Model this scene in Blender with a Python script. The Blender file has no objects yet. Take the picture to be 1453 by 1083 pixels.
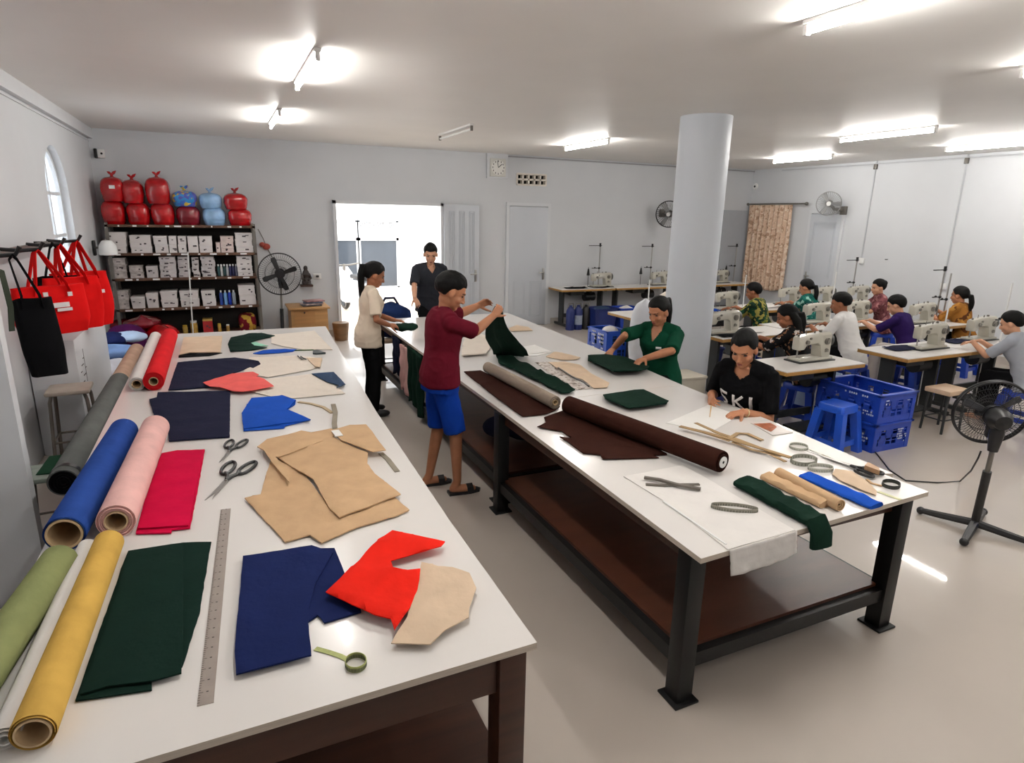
import bpy, bmesh, math, random
from math import pi, sin, cos, radians, sqrt, atan2
from mathutils import Vector, Matrix, noise
from mathutils.bvhtree import BVHTree
random.seed(11)
S = bpy.context.scene
COL = S.collection
V = Vector

# ------------------------------------------------------------------ camera
FPX, CX, CY, HC = 886.58, 726.5, 541.5, 2.1
_p, _r, _y = radians(14.8774), radians(1.1347), radians(24.885)
FW = V((sin(_y) * cos(_p), cos(_y) * cos(_p), -sin(_p)))
_rt = V((cos(_y), -sin(_y), 0)); _up = _rt.cross(FW)
RT = cos(_r) * _rt + sin(_r) * _up
UP = -sin(_r) * _rt + cos(_r) * _up
EYE = V((0, 0, HC))
cam_d = bpy.data.cameras.new('camera'); cam = bpy.data.objects.new('camera', cam_d); COL.objects.link(cam)
cam.matrix_world = Matrix(((RT.x, UP.x, -FW.x, 0), (RT.y, UP.y, -FW.y, 0), (RT.z, UP.z, -FW.z, HC), (0, 0, 0, 1)))
cam_d.sensor_fit = 'HORIZONTAL'; cam_d.sensor_width = 36; cam_d.lens = 36 * FPX / 1453
cam_d.clip_start = .05; cam_d.clip_end = 200
S.camera = cam
S.view_settings.view_transform = 'Standard'; S.view_settings.look = 'None'
S.view_settings.gamma = 1; S.view_settings.use_curve_mapping = False

def ray(x, y): return FW + (x - CX) / FPX * RT - (y - CY) / FPX * UP
def P(x, y, z=.78):                     # where the sight line meets a horizontal surface
    d = ray(x, y); return EYE + d * ((z - HC) / d.z)
def PX(x, y, X): d = ray(x, y); return EYE + d * (X / d.x)
def PY(x, y, Y): d = ray(x, y); return EYE + d * (Y / d.y)
def depth(p): return (V(p) - EYE).dot(FW)
def off(pts, ox, oy, s): return [(ox + a / s, oy + b / s) for a, b in pts]

# ------------------------------------------------------------------ materials
def lin(c):
    return tuple((v / 255 / 12.92 if v / 255 <= .04045 else ((v / 255 + .055) / 1.055) ** 2.4) for v in c[:3]) + (1,)
MATS = {}
def mat(name, c, rough=.6, metal=0, var=.06, sc=6, bump=0, bsc=40, coat=0, spec=.5, alpha=1, emit=None, es=0, stretch=None, trans=0, sheen=0):
    if name in MATS: return MATS[name]
    m = bpy.data.materials.new(name); m.use_nodes = True; MATS[name] = m
    nt = m.node_tree; N = nt.nodes; L = nt.links; b = N['Principled BSDF']
    col = lin(c)
    tc = N.new('ShaderNodeTexCoord'); mp = N.new('ShaderNodeMapping'); L.new(tc.outputs['Object'], mp.inputs[0])
    if stretch: mp.inputs['Scale'].default_value = stretch
    if var:
        n = N.new('ShaderNodeTexNoise'); n.inputs['Scale'].default_value = sc; n.inputs['Detail'].default_value = 4
        L.new(mp.outputs[0], n.inputs[0])
        r = N.new('ShaderNodeValToRGB'); L.new(n.outputs['Fac'], r.inputs[0])
        r.color_ramp.elements[0].position = .3; r.color_ramp.elements[1].position = .7
        r.color_ramp.elements[0].color = tuple(v * (1 - var) for v in col[:3]) + (1,)
        r.color_ramp.elements[1].color = tuple(min(1, v * (1 + var)) for v in col[:3]) + (1,)
        L.new(r.outputs[0], b.inputs['Base Color'])
    else: b.inputs['Base Color'].default_value = col
    b.inputs['Roughness'].default_value = rough; b.inputs['Metallic'].default_value = metal
    b.inputs['Specular IOR Level'].default_value = spec
    if coat: b.inputs['Coat Weight'].default_value = coat; b.inputs['Coat Roughness'].default_value = .08
    if sheen: b.inputs['Sheen Weight'].default_value = sheen
    if trans: b.inputs['Transmission Weight'].default_value = trans
    if bump:
        n2 = N.new('ShaderNodeTexNoise'); n2.inputs['Scale'].default_value = bsc; n2.inputs['Detail'].default_value = 3
        L.new(mp.outputs[0], n2.inputs[0])
        bu = N.new('ShaderNodeBump'); bu.inputs['Strength'].default_value = bump; bu.inputs['Distance'].default_value = .01
        L.new(n2.outputs['Fac'], bu.inputs['Height']); L.new(bu.outputs[0], b.inputs['Normal'])
    if alpha < 1: b.inputs['Alpha'].default_value = alpha
    if emit: b.inputs['Emission Color'].default_value = lin(emit); b.inputs['Emission Strength'].default_value = es
    return m
def fabric(name, c, var=.08, bump=.25, sheen=0, rough=.9, sc=9):
    return mat(name, c, rough, 0, var, sc, bump, 26, spec=.06, sheen=sheen)
def wood(name, c, rough=.45, var=.22, st=(1, 14, 14), sc=1.5, coat=0):
    return mat(name, c, rough, 0, var, sc, .05, 30, stretch=st, coat=coat)
def pattern(name, base, spots, sc=14, thr=.5, rough=.85):
    """printed cloth: blotches of several colours on a ground"""
    if name in MATS: return MATS[name]
    m = bpy.data.materials.new(name); m.use_nodes = True; MATS[name] = m
    nt = m.node_tree; N = nt.nodes; L = nt.links; b = N['Principled BSDF']; b.inputs['Roughness'].default_value = rough
    b.inputs['Specular IOR Level'].default_value = .15
    tc = N.new('ShaderNodeTexCoord'); prev = None
    for i, s in enumerate(spots):
        n = N.new('ShaderNodeTexNoise'); n.inputs['Scale'].default_value = sc * (1 + .23 * i); n.inputs['Detail'].default_value = 1.5
        mp = N.new('ShaderNodeMapping'); mp.inputs['Location'].default_value = (3.1 * i, 1.7 * i, .9 * i)
        L.new(tc.outputs['Object'], mp.inputs[0]); L.new(mp.outputs[0], n.inputs[0])
        r = N.new('ShaderNodeValToRGB'); r.color_ramp.elements[0].position = thr; r.color_ramp.elements[1].position = thr + .03
        L.new(n.outputs['Fac'], r.inputs[0])
        mx = N.new('ShaderNodeMix'); mx.data_type = 'RGBA'; L.new(r.outputs[0], mx.inputs[0])
        if prev is None: mx.inputs[6].default_value = lin(base)
        else: L.new(prev, mx.inputs[6])
        mx.inputs[7].default_value = lin(s); prev = mx.outputs[2]
    L.new(prev, b.inputs['Base Color']); return m

# ------------------------------------------------------------------ objects
def setp(o, label=None, cat=None, group=None, kind=None):
    if label: o['label'] = label
    if cat: o['category'] = cat
    if group: o['group'] = group
    if kind: o['kind'] = kind
    return o
def thing(name, label, cat, loc=(0, 0, 0), rz=0, group=None):
    o = bpy.data.objects.new(name, None); COL.objects.link(o); o.location = loc; o.rotation_euler = (0, 0, rz)
    o.empty_display_size = .05
    return setp(o, label, cat, group)
def wmat(o):
    M = Matrix.LocRotScale(o.location, o.rotation_euler, o.scale)
    return wmat(o.parent) @ M if o.parent else M
def dup(root, loc=None, rz=None, label=None, group=None):
    r = root.copy(); COL.objects.link(r)
    if loc is not None: r.location = loc
    if rz is not None: r.rotation_euler = (0, 0, rz)
    if label: r['label'] = label
    if group: r['group'] = group
    for ch in list(root.children):
        c = ch.copy(); COL.objects.link(c); c.parent = r
        for g in list(ch.children):
            d = g.copy(); COL.objects.link(d); d.parent = c
    return r

class B:
    """collects shapes into one mesh"""
    def __init__(s): s.bm = bmesh.new()
    def _x(s, vs, M):
        bmesh.ops.transform(s.bm, matrix=M, verts=vs); return vs
    def box(s, c, d, rz=0, bev=0, M=None):
        r = bmesh.ops.create_cube(s.bm, size=1); vs = r['verts']
        s._x(vs, Matrix.Diagonal((d[0], d[1], d[2], 1)))
        if bev:
            es = list({e for v in vs for e in v.link_edges})
            q = bmesh.ops.bevel(s.bm, geom=es, offset=bev, segments=2, affect='EDGES', profile=.5)
            vs = list({v for f in q['faces'] for v in f.verts} | {v for v in vs if v.is_valid})
        T = Matrix.Translation(V(c)) @ Matrix.Rotation(rz, 4, 'Z')
        if M is not None: T = M @ T
        s._x(vs, T); return s
    def cone(s, p0, p1, r0, r1=None, n=14, cap=True):
        p0, p1 = V(p0), V(p1); d = p1 - p0; L = d.length
        if L < 1e-6: return s
        r1 = r0 if r1 is None else r1
        q = bmesh.ops.create_cone(s.bm, cap_ends=cap, segments=n, radius1=r0, radius2=max(r1, 1e-5), depth=L)
        s._x(q['verts'], Matrix.Translation((p0 + p1) / 2) @ d.to_track_quat('Z', 'Y').to_matrix().to_4x4()); return s
    def ball(s, c, r, M=None, u=16, v=10):
        if not hasattr(r, '__len__'): r = (r, r, r)
        q = bmesh.ops.create_uvsphere(s.bm, u_segments=u, v_segments=v, radius=1)
        T = Matrix.Translation(V(c)) @ (M.to_4x4() if M else Matrix()) @ Matrix.Diagonal((r[0], r[1], r[2], 1))
        s._x(q['verts'], T); return s
    def loft(s, rings, cap=True, closed=True):
        """rings: lists of points of equal length"""
        R = [[s.bm.verts.new(p) for p in rg] for rg in rings]; n = len(R[0])
        for a, b in zip(R, R[1:]):
            for i in range(n if closed else n - 1):
                j = (i + 1) % n
                try: s.bm.faces.new((a[i], a[j], b[j], b[i]))
                except ValueError: pass
        if cap:
            s.bm.faces.new(list(reversed(R[0]))); s.bm.faces.new(R[-1])
        return s
    def tube(s, path, r, n=8, closed=False, flat=None, cap=True):
        """round (or flat=(w,h) rectangular) sweep along a path; r a number or one per point"""
        path = [V(p) for p in path]; m = len(path); rings = []; up = V((0, 0, 1)); prevx = None
        for i, p in enumerate(path):
            a = path[(i - 1) % m] if (i > 0 or closed) else p
            b = path[(i + 1) % m] if (i < m - 1 or closed) else p
            t = (b - a).normalized()
            if prevx is None:
                x = t.cross(up)
                if x.length < 1e-3: x = t.cross(V((0, 1, 0)))
            else: x = prevx - t * prevx.dot(t)
            x.normalize(); y = x.cross(t); prevx = x
            rr = r[i] if hasattr(r, '__len__') else r
            if flat: rings.append([p + x * a_ * flat[0] / 2 + y * b_ * flat[1] / 2 for a_, b_ in ((-1, -1), (1, -1), (1, 1), (-1, 1))])
            else: rings.append([p + x * (rr * cos(2 * pi * k / n)) + y * (rr * sin(2 * pi * k / n)) for k in range(n)])
        if closed: rings.append(rings[0])
        if closed:
            R = [[s.bm.verts.new(q) for q in rg] for rg in rings[:-1]]; R.append(R[0]); k = len(R[0])
            for a, b in zip(R, R[1:]):
                for i in range(k): s.bm.faces.new((a[i], a[(i + 1) % k], b[(i + 1) % k], b[i]))
        else: s.loft(rings, cap)
        return s
    def lathe(s, prof, n=24, M=None):
        """profile of (radius, height) about Z"""
        rings = [[V((r * cos(2 * pi * k / n), r * sin(2 * pi * k / n), z)) for k in range(n)] for r, z in prof]
        if M is not None: rings = [[M @ p for p in rg] for rg in rings]
        s.loft(rings, cap=False); return s
    def prism(s, poly, z0, z1, M=None):
        a = [V((p[0], p[1], z0)) for p in poly]; b = [V((p[0], p[1], z1)) for p in poly]
        if M is not None: a = [M @ p for p in a]; b = [M @ p for p in b]
        A = [s.bm.verts.new(p) for p in a]; C = [s.bm.verts.new(p) for p in b]; n = len(A)
        s.bm.faces.new(list(reversed(A))); s.bm.faces.new(C)
        for i in range(n): s.bm.faces.new((A[i], A[(i + 1) % n], C[(i + 1) % n], C[i]))
        return s
    def torus(s, c, R, r, M=None, n=32, k=6, sx=1, sy=1):
        pts = [V((R * sx * cos(2 * pi * i / n), R * sy * sin(2 * pi * i / n), 0)) for i in range(n)]
        T = Matrix.Translation(V(c)) @ (M.to_4x4() if M else Matrix())
        return s.tube([T @ p for p in pts], r, k, closed=True)
    def sheet(s, f, nu, nv):
        """grid from f(u,v), u,v in 0..1"""
        g = [[s.bm.verts.new(f(i / nu, j / nv)) for i in range(nu + 1)] for j in range(nv + 1)]
        for j in range(nv):
            for i in range(nu): s.bm.faces.new((g[j][i], g[j][i + 1], g[j + 1][i + 1], g[j + 1][i]))
        return s
    def make(s, name, m=None, parent=None, smooth=True, world=False, label=None, cat=None, group=None, kind=None, origin=None, mods=None):
        bm = s.bm
        bmesh.ops.recalc_face_normals(bm, faces=bm.faces)
        if parent is not None and world: bm.transform(wmat(parent).inverted())
        loc = V((0, 0, 0))
        if parent is None and origin is not False:
            if origin is None:
                xs = [v.co for v in bm.verts]
                lo = V([min(c[i] for c in xs) for i in range(3)]); hi = V([max(c[i] for c in xs) for i in range(3)])
                loc = V(((lo.x + hi.x) / 2, (lo.y + hi.y) / 2, lo.z))
            else: loc = V(origin)
            bm.transform(Matrix.Translation(-loc))
        me = bpy.data.meshes.new(name); bm.to_mesh(me); bm.free()
        if m is not None:
            for q in (m if isinstance(m, (list, tuple)) else [m]): me.materials.append(q)
        if smooth:
            for p in me.polygons: p.use_smooth = True
            me.set_sharp_from_angle(angle=radians(38))
        o = bpy.data.objects.new(name, me); COL.objects.link(o); o.location = loc
        if parent is not None: o.parent = parent
        return setp(o, label, cat, group, kind)

def remesh(bm, vox, smooth=2, fac=.5):
    """melt overlapping closed shapes into one continuous skin"""
    me = bpy.data.meshes.new('tmp'); bm.to_mesh(me); bm.free()
    o = bpy.data.objects.new('tmp', me); COL.objects.link(o)
    md = o.modifiers.new('r', 'REMESH'); md.mode = 'VOXEL'; md.voxel_size = vox; md.adaptivity = 0
    dg = bpy.context.evaluated_depsgraph_get(); ev = o.evaluated_get(dg)
    m2 = bpy.data.meshes.new_from_object(ev); b2 = bmesh.new(); b2.from_mesh(m2)
    bpy.data.objects.remove(o); bpy.data.meshes.remove(me); bpy.data.meshes.remove(m2)
    for i in range(smooth): bmesh.ops.smooth_vert(b2, verts=b2.verts, factor=fac, use_axis_x=True, use_axis_y=True, use_axis_z=True)
    return b2

# thin cloth / paper piece with the given outline lying on a surface
def cloth(name, label, cat, m, poly, z=.78, th=.004, wr=.006, cell=.035, group=None, seed=0, parent=None, world=None, sag=None, wsc=5.5):
    pts = world if world else [P(x, y, z) for x, y in poly]
    bm = bmesh.new(); vs = [bm.verts.new((p[0], p[1], 0)) for p in pts]; f = bm.faces.new(vs)
    if f.normal.z < 0 or f.calc_area() and (f.normal_update() or f.normal.z < 0): f.normal_flip()
    lo = [min(p[i] for p in pts) for i in (0, 1)]; hi = [max(p[i] for p in pts) for i in (0, 1)]
    for ax in (0, 1):
        n = max(2, min(46, int((hi[ax] - lo[ax]) / cell)))
        for k in range(1, n):
            co = [0, 0, 0]; co[ax] = lo[ax] + (hi[ax] - lo[ax]) * k / n; no = [0, 0, 0]; no[ax] = 1
            bmesh.ops.bisect_plane(bm, geom=bm.verts[:] + bm.edges[:] + bm.faces[:], plane_co=co, plane_no=no)
    bd = {v for e in bm.edges if e.is_boundary for v in e.verts}
    sd = V((seed * 3.7, seed * 1.3, seed))
    for v in bm.verts:
        q = v.co * wsc + sd
        h = noise.noise(q) * .6 + noise.noise(q * 2.3) * .4
        rid = (1 - abs(noise.noise(q * .7 + V((9, 2, 4))))) ** 5
        v.co.z = wr * (.5 + .5 * h) + wr * 1.2 * rid * (.4 if v in bd else 1)
        if v in bd:
            j = noise.noise_vector(v.co * 60 + sd) * .0022; v.co.x += j.x; v.co.y += j.y
        v.co.z += z + .0005
    bm.normal_update()
    for f in bm.faces:
        if f.normal.z < 0: f.normal_flip()
    top = bm.faces[:]
    r = bmesh.ops.extrude_face_region(bm, geom=top)
    nv = [g for g in r['geom'] if isinstance(g, bmesh.types.BMVert)]
    for v in nv: v.co.z += th
    b = B(); b.bm.free(); b.bm = bm
    return b.make(name, m, parent, True, parent is not None, label, cat, group)
TUBE_W, SKY_W, EXPO = 118, 4.5, .47
# ------------------------------------------------------------------ palette
M_WALL = mat('wall_paint', (208, 210, 213), .55, var=.02, sc=2, bump=.05, bsc=90, spec=.3)
M_CEIL = mat('ceiling_paint', (236, 233, 229), .5, var=.02, sc=1.5, spec=.3)
M_TRIM = mat('trim_paint', (214, 216, 219), .4, var=.02)
M_WHITE = mat('white_laminate', (230, 226, 222), .22, var=.015, sc=3, coat=.25)
M_EDGE = mat('plywood_edge', (196, 184, 170), .6, var=.15, sc=4, stretch=(2, 2, 120))
M_DARKWOOD = wood('dark_brown_wood', (62, 33, 20), .4, .28)
M_SHELFWOOD = wood('brown_plywood', (76, 42, 28), .33, .22, (3, 9, 9), 1.2)
M_BLACK = mat('black_paint', (13, 13, 14), .45, var=.05, spec=.3)
M_BLACKP = mat('black_plastic', (22, 22, 24), .4, var=.04)
M_STEEL = mat('steel', (176, 174, 170), .32, .9, var=.04)
M_GREYM = mat('grey_metal', (120, 116, 110), .45, .5, var=.06)
M_KRAFT = mat('cardboard_core', (198, 170, 132), .8, var=.08, sc=20)
M_PLY = wood('table_edge_ply', (172, 128, 66), .5, .15)
M_WPLAST = mat('white_plastic', (228, 228, 226), .4, var=.02)
M_BLUEP = mat('blue_plastic', (24, 62, 168), .38, var=.06, sc=4)
M_NAVYP = mat('dark_blue_plastic', (20, 36, 98), .45, var=.06)
M_DOOR = mat('door_paint', (196, 200, 206), .4, var=.015, sc=2)
M_GLASSD = mat('dark_glass', (70, 76, 84), .08, var=.1, sc=1.2, coat=.4)

def floor_mat():
    m = mat('polished_floor', (188, 178, 168), .38, var=.04, sc=1.6, coat=.6, spec=.35)
    m.node_tree.nodes['Principled BSDF'].inputs['Coat Roughness'].default_value = .035
    return m
XL, XR, YB, YF, ZC = -1.55, 10.95, 11.05, -2.6, 3.18

b = B(); b.box(((XL + XR) / 2, (YB + YF) / 2, -.05), (XR - XL + .4, YB - YF + .4, .1)); b.make('floor', floor_mat(), kind='structure', smooth=False)
b = B(); b.box(((XL + XR) / 2, (YB + YF) / 2, ZC + .06), (XR - XL + .4, YB - YF + .4, .12)); b.make('ceiling', M_CEIL, kind='structure', smooth=False)

# doorway and doors in the back wall
DA, DB_ = PY(471, 284, YB), PY(627.5, 288.6, YB); DX0, DX1, DZ = DA.x, DB_.x, (DA.z + DB_.z) / 2
def wall_pieces(spans, y0, y1):
    b = B()
    for x0, x1, z0, z1 in spans: b.box(((x0 + x1) / 2, (y0 + y1) / 2, (z0 + z1) / 2), (x1 - x0, y1 - y0, z1 - z0))
    return b
# back wall with the doorway and the ten-hole vent cut out
VA, VB = PY(733.5, 246.5, YB), PY(774, 263.5, YB)
vx0, vx1, vz1, vz0 = VA.x, VB.x, VA.z, VB.z
wall_pieces([(XL - .2, DX0, 0, ZC), (DX0, DX1, DZ, ZC), (DX1, vx0, 0, ZC), (vx0, vx1, 0, vz0), (vx0, vx1, vz1, ZC), (vx1, XR + .2, 0, ZC)], YB, YB + .15).make('wall_back', M_WALL, kind='structure', smooth=False)
b = B(); b.box((XR + .1, (YB + YF) / 2, ZC / 2), (.2, YB - YF, ZC)); b.make('wall_right', M_WALL, kind='structure', smooth=False)
b = B(); b.box(((XL + XR) / 2, YF - .1, ZC / 2), (XR - XL, .2, ZC)); b.make('wall_front', M_WALL, kind='structure', smooth=False)
# left wall with an arched window opening
wy0, wy1 = 8.05, 9.15; wz0 = .75; wsp = 2.22; wtop = 2.74
def arch(y0, y1, zs, zt, n=16, inset=0):
    c = (y0 + y1) / 2; a = (y1 - y0) / 2 - inset
    return [(c + a * cos(pi * k / n), zs + (zt - inset - zs) * sin(pi * k / n)) for k in range(n + 1)]
b = B(); outer = []
ar = arch(wy0, wy1, wsp, wtop)
def wallface(x):
    fs = []
    v = lambda y, z: b.bm.verts.new((x, y, z))
    def poly(ps): b.bm.faces.new([v(*p) for p in ps])
    poly([(YF, 0), (wy0, 0), (wy0, ZC), (YF, ZC)]); poly([(wy1, 0), (YB + .15, 0), (YB + .15, ZC), (wy1, ZC)])
    poly([(wy0, 0), (wy1, 0), (wy1, wz0), (wy0, wz0)])
    for p, q in zip(ar, ar[1:]): poly([p, q, (q[0], ZC), (p[0], ZC)])
wallface(XL); wallface(XL - .18)
loop = [(wy0, wz0), (wy1, wz0)] + ar
for p, q in zip(loop, loop[1:] + loop[:1]):
    b.bm.faces.new([b.bm.verts.new(c) for c in ((XL, *p), (XL, *q), (XL - .18, *q), (XL - .18, *p))])
bmesh.ops.remove_doubles(b.bm, verts=b.bm.verts, dist=1e-4)
b.make('wall_left', M_WALL, kind='structure', smooth=False)
# window frame, bars and pale glass
wt = setp(thing('window_1', None, None, (XL - .1, (wy0 + wy1) / 2, wz0)), kind='structure')
def frame_arch(ins, w, x):
    path = [(x, wy0 + ins, wz0 + ins)] + [(x, p[0], p[1]) for p in reversed(arch(wy0, wy1, wsp, wtop, 16, ins))] + [(x, wy1 - ins, wz0 + ins)]
    return path
b = B(); b.tube(frame_arch(.025, .05, XL - .1), .03, flat=(.05, .05), closed=True); b.make('window_frame', M_TRIM, wt, world=True)
b = B(); yc = (wy0 + wy1) / 2
b.box((XL - .1, yc, (wz0 + wtop) / 2), (.035, .04, wtop - wz0 - .06))
for z in (1.3, 1.78, 2.24): b.box((XL - .1, yc, z), (.03, wy1 - wy0 - .06, .035))
b.make('window_bars', M_TRIM, wt, world=True)
b = B(); lp = [(wy0 + .03, wz0 + .03), (wy1 - .03, wz0 + .03)] + arch(wy0, wy1, wsp, wtop, 16, .03)
b.prism([(p[0], p[1]) for p in lp], 0, .006, Matrix(((0, 0, 1, XL - .115), (1, 0, 0, 0), (0, 1, 0, 0), (0, 0, 0, 1))))
b.make('pane', mat('window_glass', (235, 240, 245), .25, var=0, trans=1, spec=.3), wt, world=True, label='pale frosted glass pane')
# wall return beside the camera's left, cornice and conduits
b = B(); b.box((-1.285, 3.84, ZC / 2), (.53, .08, ZC)); b.make('wall_near', M_TRIM, kind='structure', smooth=False)
b = B(); b.box((XL + .03, (YB + YF) / 2, ZC - .07), (.06, YB - YF, .14)); b.box((XL + .008, (YB + YF) / 2, ZC - .17), (.016, YB - YF, .014)); b.make('trim_1', M_TRIM, kind='structure', smooth=False)
b = B(); b.box(((4.95 + XR) / 2, YB - .012, ZC - .035), (XR - 4.95, .024, .022)); b.make('trim_2', mat('conduit_grey', (150, 150, 152), .5), kind='structure', smooth=False)
b = B(); b.box((XR - .012, 3.5, ZC - .05), (.022, 13.5, .02)); b.make('trim_3', mat('conduit_pale', (186, 188, 192), .5), kind='structure', smooth=False)
b = B()
for x0, x1 in ((XL, DX0 - .06), (DX1 + .06, 5.0), (5.95, XR)): b.box(((x0 + x1) / 2, YB - .006, .06), (x1 - x0, .012, .12))
b.make('baseboard_back', mat('tile_skirting', (176, 168, 160), .3), kind='structure', smooth=False)
b = B(); b.box((XR - .006, (YB + YF) / 2, .06), (.012, YB - YF, .12)); b.make('baseboard_right', MATS['tile_skirting'], kind='structure', smooth=False)

# doorway frame, the open leaf and the closed doors
b = B()
for x in (DX0 + .025, DX1 - .025): b.box((x, YB + .05, DZ / 2), (.05, .24, DZ))
b.box(((DX0 + DX1) / 2, YB + .05, DZ - .025), (DX1 - DX0, .24, .05)); b.make('trim_4', M_TRIM, kind='structure', smooth=False)
def door(name, w, h, M, handle_side=1, panels=((.12, .42), (.5, .93)), leaf=M_DOOR, cols=2):
    """leaf in local x (width), z up, front at -y; M places it"""
    t = setp(thing(name, None, None), kind='structure'); t.matrix_world = M; t.location = M.to_translation(); t.rotation_euler = M.to_euler()
    b = B(); b.box((w / 2, 0, h / 2), (w, .04, h), bev=.003)
    for z0, z1 in panels:
        for c in range(cols):
            cw = (w - .1 * (cols + 1)) / cols; x0 = .1 + c * (cw + .1)
            for k in (0, 1):
                i = k * .028
                zz0, zz1 = h * z0 + i, h * z1 - i; a, e = x0 + i, x0 + cw - i
                for q in (((a + e) / 2, zz0, e - a, .014), ((a + e) / 2, zz1, e - a, .014)): b.box((q[0], -.022, q[1]), (q[2], .012, q[3]))
                for q in (a, e): b.box((q, -.022, (zz0 + zz1) / 2), (.014, .012, zz1 - zz0))
    b.make('door_leaf', leaf, t)
    hx = w - .07 if handle_side > 0 else .07
    b = B(); b.box((hx, -.026, h * .44), (.045, .012, .22), bev=.004); b.cone((hx, -.03, h * .455), (hx, -.075, h * .455), .011)
    b.box((hx - handle_side * .055, -.072, h * .455), (.13, .016, .022), bev=.006); b.cone((hx, -.03, h * .405), (hx, -.04, h * .405), .012)
    b.make('door_handle', M_STEEL, t)
    return t
la, lb = PY(630, 291, YB - .1), PY(680, 293, YB - .1)
door('door_1', lb.x - la.x, DZ - .03, Matrix.Translation((la.x, YB - .09, .01)), 1, ((.1, .4), (.46, .95)), cols=3)
ca, cb = PY(722, 292, YB), PY(776.5, 293, YB)
door('door_2', cb.x - ca.x, ca.z - .02, Matrix.Translation((ca.x, YB - .03, .01)), 1, ((.08, .38),), cols=2)
b = B(); fw = .06
for x in (ca.x - fw / 2, cb.x + fw / 2): b.box((x, YB - .02, ca.z / 2), (fw, .05, ca.z))
b.box(((ca.x + cb.x) / 2, YB - .02, ca.z + fw / 2), (cb.x - ca.x + 2 * fw, .05, fw)); b.make('trim_5', M_TRIM, kind='structure', smooth=False)
# door in the right wall
ra, rb = PX(1154, 303, XR), PX(1197, 305, XR)
Mr = Matrix.Translation((XR - .03, ra.y, .01)) @ Matrix.Rotation(-pi / 2, 4, 'Z')
door('door_3', ra.y - rb.y, ra.z - .02, Mr, -1, ((.08, .38), (.45, .93)), cols=1)
b = B()
for y in (ra.y + .03, rb.y - .03): b.box((XR - .02, y, ra.z / 2), (.05, .06, ra.z))
b.box((XR - .02, (ra.y + rb.y) / 2, ra.z + .03), (.05, ra.y - rb.y + .12, .06)); b.make('trim_6', M_TRIM, kind='structure', smooth=False)
# shallow grey door leaf beside the column on the back wall
ga, gb = PY(1027, 298, YB), PY(1060, 299, YB)
b = B(); b.box(((ga.x + gb.x) / 2, YB - .01, ga.z / 2), (gb.x - ga.x, .02, ga.z)); b.make('door_4', mat('grey_panel', (176, 181, 188), .5, var=.02), kind='structure', smooth=False)
# vent block
vt = setp(thing('vent_block', 'white wall vent block with two rows of five dark holes', 'vent', ((vx0 + vx1) / 2, YB, vz0)))
b = B(); W, H_ = vx1 - vx0, vz1 - vz0; nx, nz = 5, 2; t_ = .03
for i in range(nx + 1): b.box((vx0 + W * i / nx, YB + .03, (vz0 + vz1) / 2), (t_, .1, H_))
for j in range(nz + 1): b.box(((vx0 + vx1) / 2, YB + .03, vz0 + H_ * j / nz), (W, .1, t_))
b.make('grid', mat('cream_block', (226, 218, 208), .6), vt, world=True)
b = B(); b.box(((vx0 + vx1) / 2, YB + .13, (vz0 + vz1) / 2), (W, .03, H_)); b.make('hole_shade_sheet', mat('hole_shade', (14, 13, 12), .9), vt, world=True)  # shade inside the vent holes, put in as a near-black sheet

# round concrete column
c0, c1 = P(965.5, 166, ZC), P(1040, 166, ZC); cc = (c0 + c1) / 2; crad = (c1 - c0).length / 2
away = V((cc.x, cc.y, 0)).normalized(); COLC = V((cc.x, cc.y, 0))
b = B(); b.cone((cc.x, cc.y, 0), (cc.x, cc.y, ZC), crad, n=48); b.make('round_column', mat('column_paint', (206, 211, 218), .45, var=.015, sc=2), label='thick round white column from floor to ceiling behind the woman in green', cat='column')

# ------------------------------------------------------------------ outside the doorway
b = B(); b.box((5, 15.3, -.06), (22, 8.3, .1)); b.make('floor_outside', mat('outside_tiles', (214, 196, 176), .5, var=.05), kind='structure', smooth=False)
YO = 15.6
oa = PY(472, 341, YO); ob = PY(505, 341, YO); oc = PY(511, 341, YO); od = PY(562, 341, YO)
ztop = oa.z; zt2 = PY(515, 313, YO).z
b = B(); b.box((4, YO + .12, 2.1), (20, .2, 4.2)); b.make('wall_outside', mat('outside_white', (236, 236, 236), .8, var=.01), kind='structure', smooth=False)
for n, (x0, x1) in enumerate(((oa.x - .9, ob.x), (oc.x, od.x))):
    w = setp(thing('window_%d' % (n + 2), None, None, ((x0 + x1) / 2, YO, .3)), kind='structure')
    b = B()
    for x in (x0 - .03, x1 + .03): b.box((x, YO, (.3 + zt2) / 2), (.07, .08, zt2 - .3))
    for z in (.3, ztop + .03, zt2): b.box(((x0 + x1) / 2, YO, z), (x1 - x0 + .12, .08, .07))
    b.make('window_frame', M_TRIM, w, world=True)
    b = B(); b.box(((x0 + x1) / 2, YO, (.3 + ztop) / 2), (x1 - x0, .02, ztop - .3)); b.make('pane', M_GLASSD, w, world=True, label='dark tinted glass pane')
    b = B(); b.box(((x0 + x1) / 2, YO, (zt2 + ztop) / 2), (x1 - x0, .02, zt2 - ztop - .1)); b.make('upper_panel', MATS['outside_white'], w, world=True)
M_POST = mat('poster_grey', (150, 150, 152), .7, var=.5, sc=22)
for k, (a, c) in enumerate(((510, 519), (521, 532), (535, 545), (552, 560))):
    p0, p1 = PY(a, 315, YO - .03), PY(c, 324 if k % 2 else 322, YO - .03)
    b = B(); b.box(((p0.x + p1.x) / 2, YO - .02, (p0.z + p1.z) / 2), (p1.x - p0.x, .006, p0.z - p1.z))
    b.make('poster', M_POST, label=['leftmost grey notice above the dark glass outside', 'second grey notice from left above the outside glass', 'third grey notice from left above the outside glass', 'rightmost grey notice above the dark glass outside'][k], cat='poster', group='notices above the outside window')
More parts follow.
